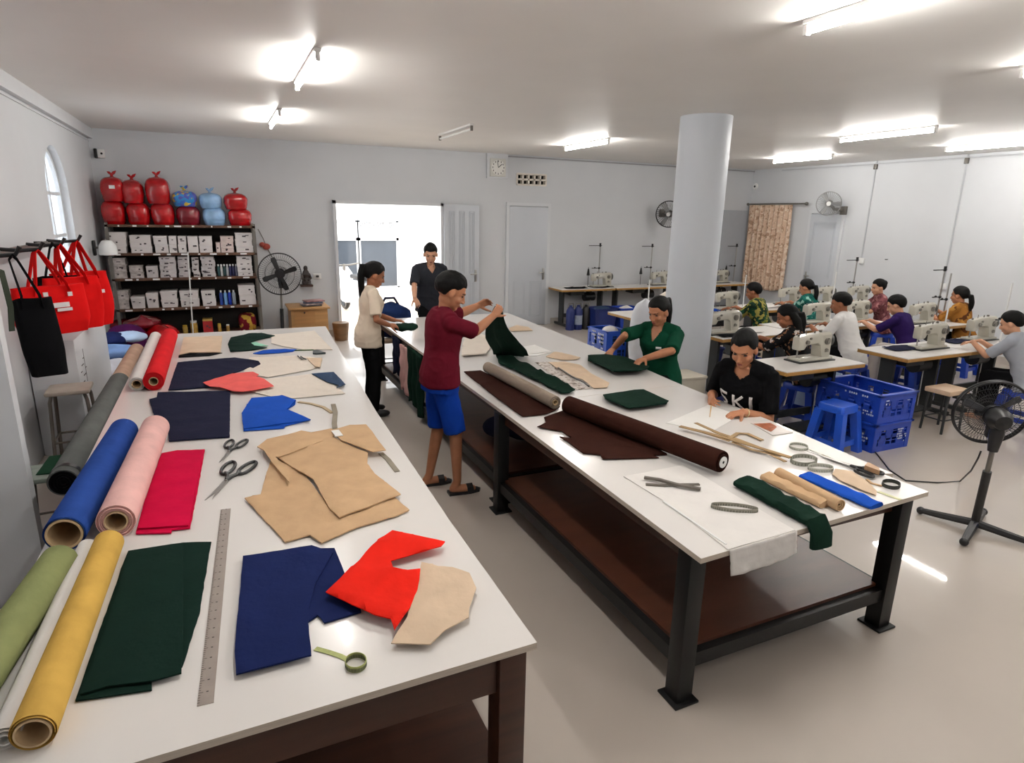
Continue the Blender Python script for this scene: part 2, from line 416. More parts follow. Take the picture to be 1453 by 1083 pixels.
# small white scooter parked outside
sc = thing('scooter', 'white motor scooter parked outside the open doorway', 'scooter', (2.55, 13.6, 0), radians(100))
for x in (-.6, .6): b = B(); b.torus((x, 0, .24), .19, .05, Matrix.Rotation(pi / 2, 3, 'X')); b.make('wheel', M_BLACKP, sc)
b = B(); b.loft([[V((x, y * w, z)) for y, z in ((-1, z0), (1, z0), (1, z1), (-1, z1))] for x, w, z0, z1 in ((-.75, .08, .5, .62), (-.5, .14, .32, .75), (-.1, .15, .25, .72), (.15, .14, .22, .34), (.4, .14, .22, .36), (.5, .16, .3, .8), (.62, .1, .7, .95))]); b.make('body', mat('scooter_white', (225, 225, 228), .25), sc)
b = B(); b.box((-.35, 0, .8), (.6, .24, .09), bev=.03); b.make('seat', M_BLACKP, sc)
b = B(); b.tube([(.55, -.34, 1.02), (.6, -.15, .98), (.6, .15, .98), (.55, .34, 1.02)], .018); b.cone((.64, 0, .3), (.56, 0, 1), .03); b.make('handlebar', M_GREYM, sc)

# ------------------------------------------------------------------ fluorescent tubes
M_TUBE = mat('tube_glow', (255, 255, 255), .5, var=0, emit=(255, 252, 247), es=TUBE_W)
M_FIX = mat('fixture_white', (224, 222, 220), .4, var=.01)
M_TUBEOFF = mat('tube_off', (215, 215, 213), .3, var=.01)
tubes = [(.73, 5.45, 1, 'lit ceiling tube over the left cutting table, nearer one'), (.73, 8.35, 1, 'lit ceiling tube near the back wall in front of the shelves'),
         (2.95, 8.3, 0, 'unlit ceiling tube in front of the doorway'), (5.1, 8.55, 1, 'lit ceiling tube just left of the round column'),
         (3.08, 2.22, 1, 'large lit ceiling tube at the top edge of the photo'), (5.22, 2.25, 1, 'lit ceiling tube cut by the right edge of the photo'),
         (7.48, 5.5, 1, 'lit ceiling tube over the sewing rows, middle one'), (9.6, 5.45, 1, 'lit ceiling tube over the sewing rows near the right wall'),
         (9.25, 8.28, 1, 'lit ceiling tube in the far right corner'), (.73, 2.3, 1, 'ceiling tube above the near end of the left table'),
         (3.08, -.7, 1, 'ceiling tube behind the camera, left'), (6.3, -.7, 1, 'ceiling tube behind the camera, right'), (8.6, 2.2, 1, 'ceiling tube near the front right')]
for x, y, on, lab in tubes:
    t = thing('tube_light', lab, 'ceiling light', (x, y, ZC), 0, 'ceiling tube lights')
    b = B(); b.box((0, 0, -.012), (.05, 1.26, .024), bev=.004); b.make('batten', M_FIX, t)
    for s in (-1, 1):
        b = B(); b.box((0, s * .615, -.045), (.032, .028, .075), bev=.004); b.make('end_holder', M_GREYM if not on else M_FIX, t)
    b = B(); b.cone((0, -.6, -.062), (0, .6, -.062), .0135, n=12); b.make('tube', M_TUBE if on else M_TUBEOFF, t, label='glowing white tube' if on else 'unlit tube')
# daylight
w = bpy.data.worlds.new('world'); S.world = w; w.use_nodes = True
bg = w.node_tree.nodes['Background']; bg.inputs[0].default_value = (.93, .97, 1, 1); bg.inputs[1].default_value = SKY_W
S.view_settings.exposure = EXPO
# ------------------------------------------------------------------ the two long cutting tables
ZT = .78
def board(poly, z1=ZT, th=.024):
    b = B(); b.prism(poly, z1 - th, z1); return b
def top_part(name, poly, parent, **k):
    o = board(poly).make(name, [M_WHITE, M_EDGE], parent, smooth=False, world=True, **k)
    for p in o.data.polygons:
        if abs(p.normal.z) < .5: p.material_index = 1
    return o
# left table: white boards on a dark wooden frame
LT = thing('cutting_table', 'long white-topped cutting table on the left with a dark brown wooden frame', 'table', (0, 4.5, 0), 0, 'long cutting tables')
nc = P(762, 912); fr = P(462, 463); m1 = P(534, 584); m2 = P(639, 740); fl = P(213, 476)
LX = -.745; LY0 = 1.28; LY1 = fl.y
fd = (P(762, 911) - P(300, 1048.5)); k_ = fd.y / fd.x
poly = [(LX, nc.y + k_ * (LX - nc.x)), (nc.x, nc.y), (m2.x, m2.y), (m1.x, m1.y), (fr.x, fr.y), (fl.x, fl.y)]
top_part('table_top', poly, LT)
lxr = .74; y0 = nc.y + .05; y1 = LY1 - .12
legs = []
for (x, y) in ((lxr, y0 + .02), (LX + .1, y0 + .02), (lxr + .02, 4.3), (LX + .1, 4.3), (.93, y1), (LX + .1, y1)):
    b = B(); b.box((x, y, .378), (.095, .095, .756), bev=.004); b.make('leg', M_DARKWOOD, LT, world=True)
b = B(); b.box((.5 * (lxr + LX + .1), y0 + .02, .675), (lxr - LX - .2, .05, .16)); b.make('front_apron', M_DARKWOOD, LT, world=True, smooth=False)
b = B(); b.box((lxr + .03, (y0 + y1) / 2, .7), (.04, y1 - y0, .11), rz=-.008); b.make('side_apron', M_DARKWOOD, LT, world=True, smooth=False)
b = B(); b.box((LX + .1, (y0 + y1) / 2, .7), (.04, y1 - y0, .11)); b.make('side_apron', M_DARKWOOD, LT, world=True, smooth=False)
b = B(); b.box(((lxr + LX) / 2 + .03, (y0 + y1) / 2, .235), (lxr - LX - .05, y1 - y0, .03)); b.make('lower_shelf', M_DARKWOOD, LT, world=True, smooth=False)
for y in (3.95, 6.2):
    b = B(); b.tube([(LX + .02, y, .735), (LX - .04, y, .66), (LX - .16, y, .66), (LX - .17, y, .72)], 0, flat=(.04, .008)); b.make('side_bracket', M_GREYM, LT, world=True)

# middle table: two black steel frames butted together, boards with a notch at the right
def steel_table(name, lab, polys, lx0, lx1, ly0, ly1, shz):
    t = thing(name, lab, 'table', ((lx0 + lx1) / 2, (ly0 + ly1) / 2, 0), 0, 'long cutting tables')
    for p in polys: top_part('table_top', p, t)
    for x, y in ((lx0, ly0), (lx1, ly0), (lx0, ly1), (lx1, ly1)):
        b = B(); b.box((x, y, .378), (.085, .085, .756), bev=.003)
        o = b.make('leg', M_BLACK, t, world=True)
        b = B(); b.box((x, y, .006), (.13, .13, .012), bev=.002); b.make('foot_plate', M_BLACK, o, world=True)
    b = B()
    for y in (ly0, ly1): b.box(((lx0 + lx1) / 2, y, shz - .035), (lx1 - lx0 - .085, .05, .07))
    for x in (lx0, lx1): b.box((x, (ly0 + ly1) / 2, shz - .035), (.05, ly1 - ly0 - .085, .07))
    b.make('lower_rail', M_BLACK, t, world=True, smooth=False)
    b = B(); b.box(((lx0 + lx1) / 2, (ly0 + ly1) / 2, shz + .008), (lx1 - lx0 - .03, ly1 - ly0 - .03, .018)); b.make('lower_shelf', M_SHELFWOOD, t, world=True, smooth=False)
    b = B()
    for x in (lx0 + .02, lx1 - .02): b.box((x, (ly0 + ly1) / 2, .715), (.03, ly1 - ly0 - .085, .08))
    for y in (ly0 + .02, ly1 - .02): b.box(((lx0 + lx1) / 2, y, .715), (lx1 - lx0 - .085, .03, .08))
    b.make('top_rail', M_DARKWOOD, t, world=True, smooth=False)
    return t
a1 = P(995, 793); a2 = P(1318, 698); a3 = P(1243, 676); a4 = P(1271, 673); a5 = P(1096, 598); a6 = P(991, 555.6)
j = P(704, 577); yj = j.y
NT = steel_table('cutting_table', 'nearer white-topped cutting table with black steel legs and a brown shelf', [[(a1.x, a1.y), (a2.x, a2.y), (3.172, 2.02), (3.23, 2.0), (a5.x, a5.y), (3.36, yj - .002), (j.x, yj - .002)]], 1.71, 3.05, 1.83, yj - .07, .235)
k1 = P(553, 467); k2 = P(585, 452); k3 = P(720, 444)
FT = steel_table('cutting_table', 'farther white-topped cutting table beyond the seam, reaching toward the doorway', [[(j.x, yj + .002), (3.36, yj + .002), (3.42, 4.6), (3.5, 5.6), (k3.x, k3.y), (k1.x, k3.y), (k1.x, k1.y)]], 1.77, 3.3, yj + .07, k3.y - .1, .2)
# ------------------------------------------------------------------ rolls of cloth
def roll(name, lab, near, far, rpx, m, z=ZT, core=.6, proud=.012, coremat=None, drop=0, spiral=5, cat='fabric roll', group='rolls of cloth', R=None, ring=None):
    """near/far: image of the two end centres; rpx: radius seen at the near end"""
    if R is None:
        R = .06
        for i in range(6): R = rpx * depth(P(near[0], near[1], z + R)) / FPX * .97
    a = P(near[0], near[1], z + R); c = P(far[0], far[1], z + R); c.z = a.z
    d = (c - a).normalized(); L = (c - a).length
    M = Matrix.Translation(a) @ d.to_track_quat('Z', 'Y').to_matrix().to_4x4()
    t = thing(name, lab, cat, (a.x, a.y, z), 0, group)
    rc = R * core
    prof = [(rc, 0)]
    for k in range(spiral):
        r0 = rc + (R - rc) * (k + .1) / spiral; r1 = rc + (R - rc) * (k + .9) / spiral; e = -.003 - .004 * ((k * 7) % 3)
        prof += [(r0, 0), (r0 + .001, e), (r1 - .001, e), (r1, 0)]
    prof += [(R - .002, -.001), (R, .003)] + [(R * (1 + .012 * noise.noise(V((k * 1.9, R * 90, 0)))), L * k / 10) for k in range(1, 10)] + [(R, L - .003), (R - .003, L), (rc, L)]
    b = B(); b.lathe(prof, 40, M); b.make('rolled_cloth', m, t, world=True)
    b = B(); rin = rc - max(.005, rc * .14)
    b.lathe([(rin, -proud), (rc - .0006, -proud), (rc - .0006, L + proud), (rin, L + proud), (rin, -proud)], 36, M)
    b.make('cardboard_core' if coremat is None else 'core', coremat or M_KRAFT, t, world=True)
    if ring: ring(t, M, R, L)
    return t, M, R, L
F_BLUE = fabric('cloth_blue', (38, 68, 138)); F_PINK = fabric('cloth_pink', (232, 184, 178)); F_OLIVE = fabric('cloth_olive', (130, 136, 92), var=.12)
F_YEL = fabric('cloth_mustard', (206, 166, 84), var=.1); F_WHITE = fabric('cloth_white', (225, 221, 217), var=.03); F_RED = fabric('cloth_red', (206, 34, 40))
F_GREY = fabric('cloth_grey', (96, 98, 96), var=.1); F_TAN = fabric('cloth_tan', (199, 166, 130), var=.07); F_BEIGE = fabric('cloth_beige', (212, 188, 162), var=.06)
F_NAVY = fabric('cloth_navy', (24, 34, 76)); F_INK = fabric('cloth_ink', (30, 32, 52)); F_DGREEN = fabric('cloth_dark_green', (18, 38, 32)); F_MAG = fabric('cloth_magenta', (196, 14, 62))
F_VERM = fabric('cloth_vermilion', (226, 40, 28)); F_CORAL = fabric('cloth_coral', (226, 100, 96)); F_ROYAL = fabric('cloth_royal', (28, 76, 172)); F_SLATE = fabric('cloth_slate', (52, 68, 92))
F_CREAM = fabric('cloth_cream', (222, 212, 200), var=.03); F_BROWN = fabric('cloth_brown', (50, 26, 20), var=.12); F_MINT = fabric('cloth_mint', (150, 205, 180)); F_BLACK = fabric('cloth_black', (16, 16, 18))
F_TAUPE = fabric('cloth_taupe', (150, 136, 122), var=.06)
roll('fabric_roll', 'thick blue fabric roll with an open cardboard core on the left table edge', (92, 757), (176, 611), 27, F_BLUE, core=.88)
roll('fabric_roll', 'pale pink fabric roll lying beside the blue roll', (165, 739), (221, 606), 26, F_PINK, core=.6)
roll('fabric_roll', 'mustard yellow fabric roll nearest the camera on the left table', (48, 1037), (155, 769), 30, F_YEL, core=.8)
roll('fabric_roll', 'slim white fabric roll tucked between the olive and the mustard rolls', (8, 1046), (125, 776), 20, F_WHITE, core=.5, coremat=M_WPLAST)
roll('fabric_roll', 'olive green fabric roll at the bottom left corner', (-62, 1010), (85, 794), 34, F_OLIVE, core=.6)
roll('fabric_roll', 'small white fabric roll beside the red roll at the far end', (194, 545), (221, 478), 10.3, F_WHITE, core=.62)
roll('fabric_roll', 'bright red fabric roll at the far end of the left table', (218, 541), (241, 476), 14, F_RED, core=.45)
# long grey roll resting on the side brackets, its far third wrapped in kraft
R_ = .072
a = P(97, 681, .74); c = P(188, 497, .74); a.x = -.83; c = V((-.835, 7.05, .74)); a.y = 3.62
gt = thing('fabric_roll', 'long dark grey fabric roll slung along the outer edge of the left table', 'fabric roll', (a.x, a.y, .668), 0, 'rolls of cloth')
M = Matrix.Translation(a) @ (c - a).normalized().to_track_quat('Z', 'Y').to_matrix().to_4x4(); L = (c - a).length
prof = [(.0, .01), (R_ - .01, .01), (R_ - .009, .0), (R_ - .002, 0), (R_, .004), (R_, L * .62), (R_ - .004, L * .63), (R_ - .006, L * .63)]
b = B(); b.lathe(prof, 36, M); b.make('rolled_cloth', F_GREY, gt, world=True)
b = B(); b.lathe([(.0, L * .6), (R_ - .006, L * .6), (R_ - .006, L), (.03, L), (.03, L - .05)], 32, M); b.make('wrapped_end', fabric('kraft_wrap', (188, 158, 138), var=.12), gt, world=True, label='pinkish kraft wrapped end')
b = B(); b.lathe([(0, .006), (.012, .006), (.012, -.002), (.018, -.002), (.018, .006), (.026, .006), (.026, -.003), (.032, -.003), (.032, .006), (.04, .006), (.04, -.003), (.046, -.003), (.046, .006), (.054, .006), (.054, -.003), (.062, -.003), (.062, .004)], 36, M); b.make('rolled_end', F_BLACK, gt, world=True, label='dark spiral end of the roll')
b = B(); b.lathe([(R_ + .001, .05), (R_ + .002, .05), (R_ + .002, .09), (R_ + .001, .09)], 36, M); b.make('tape_band', M_BLACKP, gt, world=True)

# ------------------------------------------------------------------ cut pieces on the left table
g = 'cut cloth pieces on the left table'
o3 = lambda p: off(p, 0, 730, 3.0675); o6 = lambda p: off(p, 300, 720, 2.983); ob = lambda p: off(p, 330, 590, 5.381)
of = lambda p: off(p, 230, 460, 7.647); og = lambda p: off(p, 380, 460, 4.925); o2 = lambda p: off(p, 0, 440, 3.61)
def cut(lab, m, poly, z=ZT, th=.004, wr=.009, name='cloth_piece', cat='fabric piece', grp=g, **k):
    return cloth(name, lab, cat, m, poly, z, th, wr, group=grp, **k)
def layered(name, lab, cat, m, layers, z=ZT, th=.004, wr=.004, grp=g, mats=None, step=None):
    """one folded pile: each layer a part"""
    pts = [P(x, y, z) for x, y in layers[0]]
    c = sum(pts, V()) / len(pts); t = thing(name, lab, cat, (c.x, c.y, z), 0, grp)
    for i, l in enumerate(layers):
        zz = z + i * (step or (th + wr * 1.3))
        cloth('cloth_layer', None, None, mats[i] if mats else m, l, zz, th, wr, seed=i + len(layers) * 3, parent=t)
    return t
layered('folded_cloth', 'dark green folded trouser cloth beside the mustard roll', 'fabric piece', F_DGREEN,
        [o3([(545, 200), (560, 165), (797, 131), (920, 127), (868, 440), (795, 672), (660, 735), (662, 772), (330, 822), (420, 560)]),
         o3([(562, 168), (797, 133), (797, 520), (790, 700), (668, 733), (475, 755), (352, 790), (450, 540)])], th=.005)
layered('folded_cloth', 'navy blue cut sleeve and body pile at the near end', 'fabric piece', F_NAVY,
        [o6([(425, 182), (522, 180), (568, 295), (636, 450), (480, 497), (452, 465), (400, 500), (330, 400)]),
         o6([(135, 215), (425, 168), (515, 200), (440, 330), (412, 440), (410, 495), (425, 635), (105, 718), (100, 600)])], th=.006)
cut('bright red cut cloth piece curling over the navy pile', F_VERM, o6([(768, 112), (880, 135), (988, 160), (972, 188), (850, 215), (760, 242), (775, 290), (795, 286), (830, 297), (886, 285), (872, 360), (840, 440), (775, 545), (760, 495), (640, 455), (485, 382), (600, 270), (700, 165)]), ZT + .016, wr=.022, th=.004, seed=4)
cut('beige cut cloth panel at the near corner of the left table', F_BEIGE, o6([(890, 240), (960, 258), (1020, 262), (1092, 285), (1122, 350), (1092, 430), (1088, 475), (985, 530), (925, 587), (760, 583), (830, 470), (870, 350)]), ZT + .018, wr=.006, seed=5)
layered('folded_cloth', 'magenta folded cloth strip beside the pink roll', 'fabric piece', F_MAG,
        [[(229, 646), (250, 645), (251, 641), (291, 640), (281, 695), (270, 752), (244, 755), (243, 759), (193, 760), (205, 715)],
         [(230, 645), (252, 641), (288, 641), (268, 748), (232, 750), (196, 752)]], th=.006)
cut('beige back panel at the bottom of the large beige pile', F_TAN, ob([(95, 650), (215, 620), (265, 440), (300, 330), (520, 420), (780, 770), (1240, 640), (1350, 735), (1240, 785), (950, 870), (680, 990), (590, 930), (400, 980), (350, 920)]), ZT, th=.006, seed=1, name='pattern_cut')
cut('beige front panel on top of the large beige pile', F_TAN, ob([(350, 335), (760, 170), (830, 210), (1035, 300), (1030, 380), (1090, 460), (1285, 615), (1235, 635), (815, 795), (735, 715), (620, 500), (440, 395)]), ZT + .014, th=.006, seed=2, name='pattern_cut')
cut('beige yoke strip folded across the top of the beige pile', F_TAN, ob([(190, 250), (265, 195), (420, 160), (525, 125), (600, 140), (760, 110), (780, 165), (600, 240), (350, 330), (290, 325), (240, 275)]), ZT + .022, th=.005, seed=3, name='pattern_cut')
cut('beige sleeve piece at the right of the beige pile', F_TAN, ob([(760, 120), (900, 85), (1020, 78), (1100, 180), (1170, 275), (1070, 290), (930, 235), (825, 195)]), ZT + .03, th=.005, seed=6, name='pattern_cut')
cut('beige narrow strip lying on the beige pile', F_TAN, ob([(240, 270), (330, 320), (420, 440), (432, 515), (400, 480), (300, 360)]), ZT + .03, th=.004, wr=.003, cell=.02, name='pattern_cut')
cut('ink navy cut body piece below the coral piece', F_INK, [(212, 569), (223, 566), (224, 559), (327, 557), (326, 622), (296, 624), (240, 628), (238, 610), (219, 592)], th=.009, wr=.006, seed=7)
cut('ink navy cut shirt piece with a spread sleeve', F_INK, of([(170, 430), (340, 410), (790, 375), (1050, 415), (1070, 445), (990, 490), (960, 480), (760, 548), (600, 620), (600, 690), (70, 730), (130, 540)]), th=.008, wr=.006, seed=8)
cut('coral pink cut piece lying on the navy pieces', F_CORAL, of([(445, 650), (560, 610), (770, 550), (990, 530), (1050, 555), (1020, 580), (1110, 605), (1215, 690), (1050, 720), (880, 745), (770, 738), (640, 700), (520, 690)]), ZT + .02, th=.004, wr=.009, seed=9)
layered('folded_cloth', 'royal blue cut cloth piece with a pointed corner', 'fabric piece', F_ROYAL,
        [[(344, 598), (350, 575), (400, 562), (420, 569), (419, 575), (408, 582), (441, 597), (405, 606), (403, 609), (346, 613)],
         [(357, 566), (398, 563), (420, 569), (407, 582), (440, 597), (346, 610), (343, 588)]], th=.005)
layered('folded_cloth', 'tan folded square with a dark frayed edge at the far end', 'fabric piece', F_BEIGE,
        [of([(180, 350), (280, 315), (420, 330), (655, 320), (510, 350), (180, 368)]), of([(235, 150), (655, 135), (635, 310), (300, 318), (190, 340)])], th=.006, mats=[F_BLACK, F_BEIGE])
cut('dark green cut piece with a notched side at the far end', F_DGREEN, of([(715, 230), (745, 155), (930, 120), (1080, 105), (1225, 138), (1050, 180), (960, 210), (1000, 245), (1140, 265), (1000, 290), (740, 310)]), th=.006, wr=.01, seed=10)
cut('small mint green scrap inside the dark green piece', F_MINT, of([(960, 210), (1020, 198), (1060, 215), (1150, 240), (1010, 248)]), th=.003, wr=.004, seed=11)
cut('narrow blue cloth strip at the far end', F_ROYAL, of([(985, 325), (1100, 290), (1330, 275), (1460, 280), (1420, 305), (1200, 325), (1050, 332)]), th=.004, wr=.006, seed=12)
cut('cream cloth spread at the far right corner of the left table', F_CREAM, [(385, 476), (446, 470), (472, 497), (432, 497), (404, 493), (385, 488)], th=.003, wr=.005, seed=13)
cut('cream cloth sheet right of the navy shirt piece', F_CREAM, og([(-130, 240), (190, 225), (385, 245), (370, 300), (300, 325), (0, 378), (-170, 350)]), th=.003, wr=.006, seed=14)
cut('small beige triangle on the cream sheet', F_BEIGE, og([(270, 240), (380, 240), (365, 305), (330, 300)]), ZT + .012, th=.003, wr=.003, seed=15)
cut('wide cream cloth sheet in front of the slate triangle', F_CREAM, og([(-120, 400), (300, 355), (420, 400), (540, 490), (300, 515), (100, 530), (-110, 480)]), th=.003, wr=.006, seed=16)
cut('slate blue triangle of cloth near the right edge', F_SLATE, og([(305, 352), (460, 338), (542, 425), (480, 452), (500, 432), (420, 412)]), ZT + .012, th=.004, wr=.004, seed=17)
# small tools on the far part
M_TAPE = mat('tape_pale', (208, 206, 170), .5, var=.1, sc=30)
M_TAPEG = mat('tape_green', (166, 172, 104), .5, var=.18, sc=60)
def strap(lab, pts, w, h, m, z=ZT, name='fabric_strip', cat='strip', grp=None):
    b = B(); path = [P(x, y, z) + V((0, 0, h / 2 + .001)) for x, y in pts]
    b.tube(path, 0, flat=(w, h)); return b.make(name, m, label=lab, cat=cat, group=grp)
M_GREYSTRAP = fabric('strap_grey', (150, 142, 128))
strap('pale folded webbing strap running to the grey clip', og([(215, 548), (300, 560), (390, 585), (450, 625)]), .026, .006, fabric('strap_tan', (178, 160, 132)), name='webbing_strap', cat='strap')
strap('grey webbing strap standing upright in the photo above the beige sleeve', og([(458, 565), (472, 620), (465, 700), (470, 735)]), .032, .007, M_GREYSTRAP, name='webbing_strap', cat='strap')
strap('white paper tag at the end of the grey strap', og([(470, 745), (500, 785)]), .045, .003, mat('paper', (232, 230, 226), .7, var=.02), ZT + .042, name='paper_tag', cat='tag')
strap('grey ruler-like strap at the right edge of the left table', og([(790, 905), (840, 950), (905, 1035)]), .028, .004, M_GREYSTRAP, name='webbing_strap', cat='strap')
strap('thin green cord end beside the blue strip', og([(185, 188), (250, 186), (320, 184)]), .016, .008, fabric('green_cord', (70, 92, 60)), name='cord_end', cat='cord')
b = B()
for q in (og([(315, 195), (345, 190), (405, 210), (340, 215), (315, 212)]),): b.prism([tuple(P(*p)[:2]) for p in q], ZT + .001, ZT + .018)
b.make('tailor_clip', mat('clip_grey', (62, 70, 72), .4, .4), label='dark grey clip lying at the far right edge of the left table', cat='clip')
b = B(); pts = [P(*p) + V((0, 0, .022)) for p in og([(210, 238), (240, 262), (268, 262), (250, 255), (232, 242)])]; b.tube(pts, .006); b.make('small_scissors_knot', M_BLACKP, label='small black wire clip on the cream sheet', cat='clip')

# long steel ruler with ticks
ra_, rb_ = P(320.5, 723), P(291.5, 1000.5); d = (rb_ - ra_); L = d.length; ang = atan2(d.y, d.x)
rt = thing('steel_ruler', 'long steel ruler lying between the green and the navy cloth', 'ruler', ((ra_.x + rb_.x) / 2, (ra_.y + rb_.y) / 2, ZT), ang)
b = B(); b.box((0, 0, .0015), (L, .042, .002)); b.make('blade', mat('ruler_steel', (168, 158, 150), .38, .55, var=.06, sc=20), rt, smooth=False)
b = B()
for k in range(int(L / .01)):
    ln = .012 if k % 5 == 0 else .006
    b.box((-L / 2 + .005 + k * .01, -.021 + ln / 2, .0027), (.0014, ln, .0004))
    if k % 5 == 0: b.box((-L / 2 + .005 + k * .01, .002, .0027), (.004, .006, .0004))
b.make('graduations', mat('tick_ink', (60, 54, 50), .6, var=0), rt, smooth=False)

# scissors
def scissors(lab, tip, pivot, hand, w, parent_group='scissors', z=ZT, handle=M_BLACKP, spread=.16):
    """tip, pivot, hand end given in the photo; lies flat"""
    a, p, h = P(*tip, z), P(*pivot, z), P(*hand, z); ax = (a - h).normalized()
    ang = atan2(ax.y, ax.x); t = thing('scissors', lab, 'scissors', (p.x, p.y, z), ang, parent_group)
    lb = (a - p).length; lh = (h - p).length
    for s in (-1, 1):
        Mz = Matrix.Rotation(s * spread / 2, 4, 'Z')
        b = B(); b.prism([(-.03, -w * .3), (lb * .3, -w * .45 if s > 0 else -w * .3), (lb, s * w * .0), (lb * .3, w * .3 if s > 0 else w * .45), (-.03, w * .3)], .004 + .003 * s, .007 + .003 * s, Mz); b.make('blade', M_STEEL, t, smooth=False)
        c = Mz @ V((-lh * .66, -s * w * 1.05, .009)); rx, ry = lh * .34, w * .85
        Mh = Matrix.Translation(c) @ Matrix.Rotation(s * .12, 4, 'Z')
        b = B(); b.torus((0, 0, 0), 1, .0075, Mh.to_3x3() @ Matrix.Diagonal((1, 1, 1)), n=28) if False else b.tube([Mh @ V((rx * cos(2 * pi * k / 28), ry * sin(2 * pi * k / 28), 0)) for k in range(28)], w * .26, 8, closed=True)
        b.tube([Mz @ V((0, 0, .008)), Mz @ V((-lh * .2, -s * w * .2, .009)), c + V((rx * .8, s * w * .3, 0))], w * .3, 8)
        b.make('handle', handle, t)
    b = B(); b.cone((0, 0, .002), (0, 0, .015), w * .22, n=12); b.make('pivot_screw', M_STEEL, t)
    return t
scissors('larger pair of black-handled shears on the left table', (297, 711), (321, 684), (347, 657), .034)
scissors('smaller pair of black-handled scissors beyond the larger shears', (314, 657), (325, 643), (340, 626), .026, spread=.12)
# coiled tape measure at the near end
def tape_loop(lab, centre, rx, ry, rot, w, tail=None, m=None, z=ZT, turns=1.0, grp='tape measures'):
    c = P(*centre, z); t = thing('tape_measure', lab, 'tape measure', (c.x, c.y, z), 0, grp)
    pts = [V((rx * cos(q) * cos(rot) - ry * sin(q) * sin(rot), rx * cos(q) * sin(rot) + ry * sin(q) * cos(rot), w / 2 + .001)) for q in [2 * pi * turns * k / 48 for k in range(49)]]
    b = B(); b.tube(pts, 0, flat=(.0018, w)); b.make('tape', m or M_TAPE, t)
    b = B(); marks = [p for p in pts[::1]]
    for p, q in zip(pts, pts[1:]):
        mid = (p + q) / 2; dd = (q - p).normalized(); nrm = V((-dd.y, dd.x, 0))
        for sgn in (-1, 1): b.box(mid + nrm * .0013 * sgn + V((0, 0, -w * .12)), (.0022, .0006, w * .6), rz=atan2(dd.y, dd.x))
    b.make('markings', mat('tape_ink', (70, 74, 60), .6, var=0), t, smooth=False)
    if tail:
        path = [P(*q, z) + V((0, 0, .002)) - V((c.x, c.y, z)) for q in tail]
        b = B(); b.tube(path, 0, flat=(.018, .0016)); b.make('tape_tail', m or M_TAPE, t)
    return t
tape_loop('green tape measure coiled in a ring at the near end of the left table', o6([(612, 670)])[0], .03, .034, .2, .02, o6([(440, 600), (500, 617), (545, 632), (580, 650)]), M_TAPEG)
# ------------------------------------------------------------------ things on the middle tables
oa_ = lambda p: off(p, 650, 420, 3.61); ob_ = lambda p: off(p, 640, 540, 4.512); oc_ = lambda p: off(p, 640, 430, 6.317)
od_ = lambda p: off(p, 860, 560, 3.027); oe_ = lambda p: off(p, 1030, 660, 5.381); og_ = lambda p: off(p, 960, 580, 4.274)
g2 = 'cloth on the middle tables'
def jit(poly, n):
    rn = random.Random(n); return [[(x + rn.uniform(-1.6, 1.6), y + rn.uniform(-1, 1)) for x, y in poly] for k in range(n - 1)]
def ink_end(t, M, R, L):
    b = B(); b.lathe([(.008, -.016), (R * .52, -.016), (R * .52, -.013)], 28, M); b.make('paper_label', M_WPLAST, t, world=True, label='round white paper label')
cut('dark brown cloth laid along the edge beneath the taupe roll', F_BROWN, oa_([(30, 395), (115, 388), (230, 440), (440, 545), (520, 575), (500, 592), (450, 612), (330, 625), (200, 530), (100, 450)]), grp=g2, th=.006, seed=21)
cut('dark brown jagged cloth spread in front of the large brown roll', F_BROWN, oa_([(405, 680), (450, 655), (440, 630), (560, 585), (700, 640), (900, 730), (1065, 812), (1070, 820), (1000, 822), (1028, 836), (740, 845), (728, 822), (640, 812), (565, 757), (520, 728), (580, 738), (530, 700), (490, 695)]), grp=g2, th=.006, seed=22)
roll('fabric_roll', 'long dark brown fabric roll with a white label in its end', (1023, 655), (806, 574), 16.5, F_BROWN, core=.3, ring=ink_end, z=ZT + .016, coremat=mat('black_core', (15, 14, 14), .8))
roll('fabric_roll', 'taupe grey fabric roll beside the hanging dark green cloth', (787, 571), (692, 521), 9.8, F_TAUPE, core=.45, z=ZT + .016)
F_GREEN2 = fabric('cloth_bottle_green', (18, 40, 31), var=.15)
cut('dark green cloth band lying behind the taupe roll', F_GREEN2, oc_([(400, 480), (545, 505), (620, 545), (800, 632), (960, 720), (1110, 800), (1060, 825), (985, 830), (850, 760), (640, 660), (430, 560)]), grp=g2, th=.012, wr=.03, seed=23)
layered('paper_stack', 'thin stack of white pattern paper behind the green cloth', 'paper', mat('paper', (232, 230, 226)), [oc_([(545, 415), (660, 475), (770, 478), (915, 442), (760, 385), (640, 395)]), oc_([(560, 408), (670, 466), (905, 438), (750, 380)])], th=.003, wr=.002, grp='pattern papers')
cut('tan cut cloth leaf behind the printed pattern sheet', F_BEIGE, oc_([(850, 490), (930, 445), (1060, 470), (1160, 498), (1130, 515), (1000, 518)]), grp=g2, seed=24)
M_PRINT = pattern('printed_pattern', (206, 198, 192), [(120, 106, 98), (176, 164, 154)], 18, .56)
cut('grey printed pattern sheet with dark markings and a black edge', M_PRINT, oc_([(755, 535), (860, 530), (960, 590), (1080, 680), (1255, 772), (1090, 785), (900, 645)]), grp='pattern papers', th=.002, wr=.003, name='pattern_sheet', cat='paper', seed=25)
cut('beige paper pattern piece with a rounded end', F_BEIGE, oc_([(870, 535), (1020, 530), (1160, 560), (1260, 640), (1420, 720), (1400, 760), (1280, 770), (1180, 690), (1060, 660)]), z=ZT + .006, grp='pattern papers', th=.002, wr=.004, name='pattern_sheet', cat='paper', seed=26)
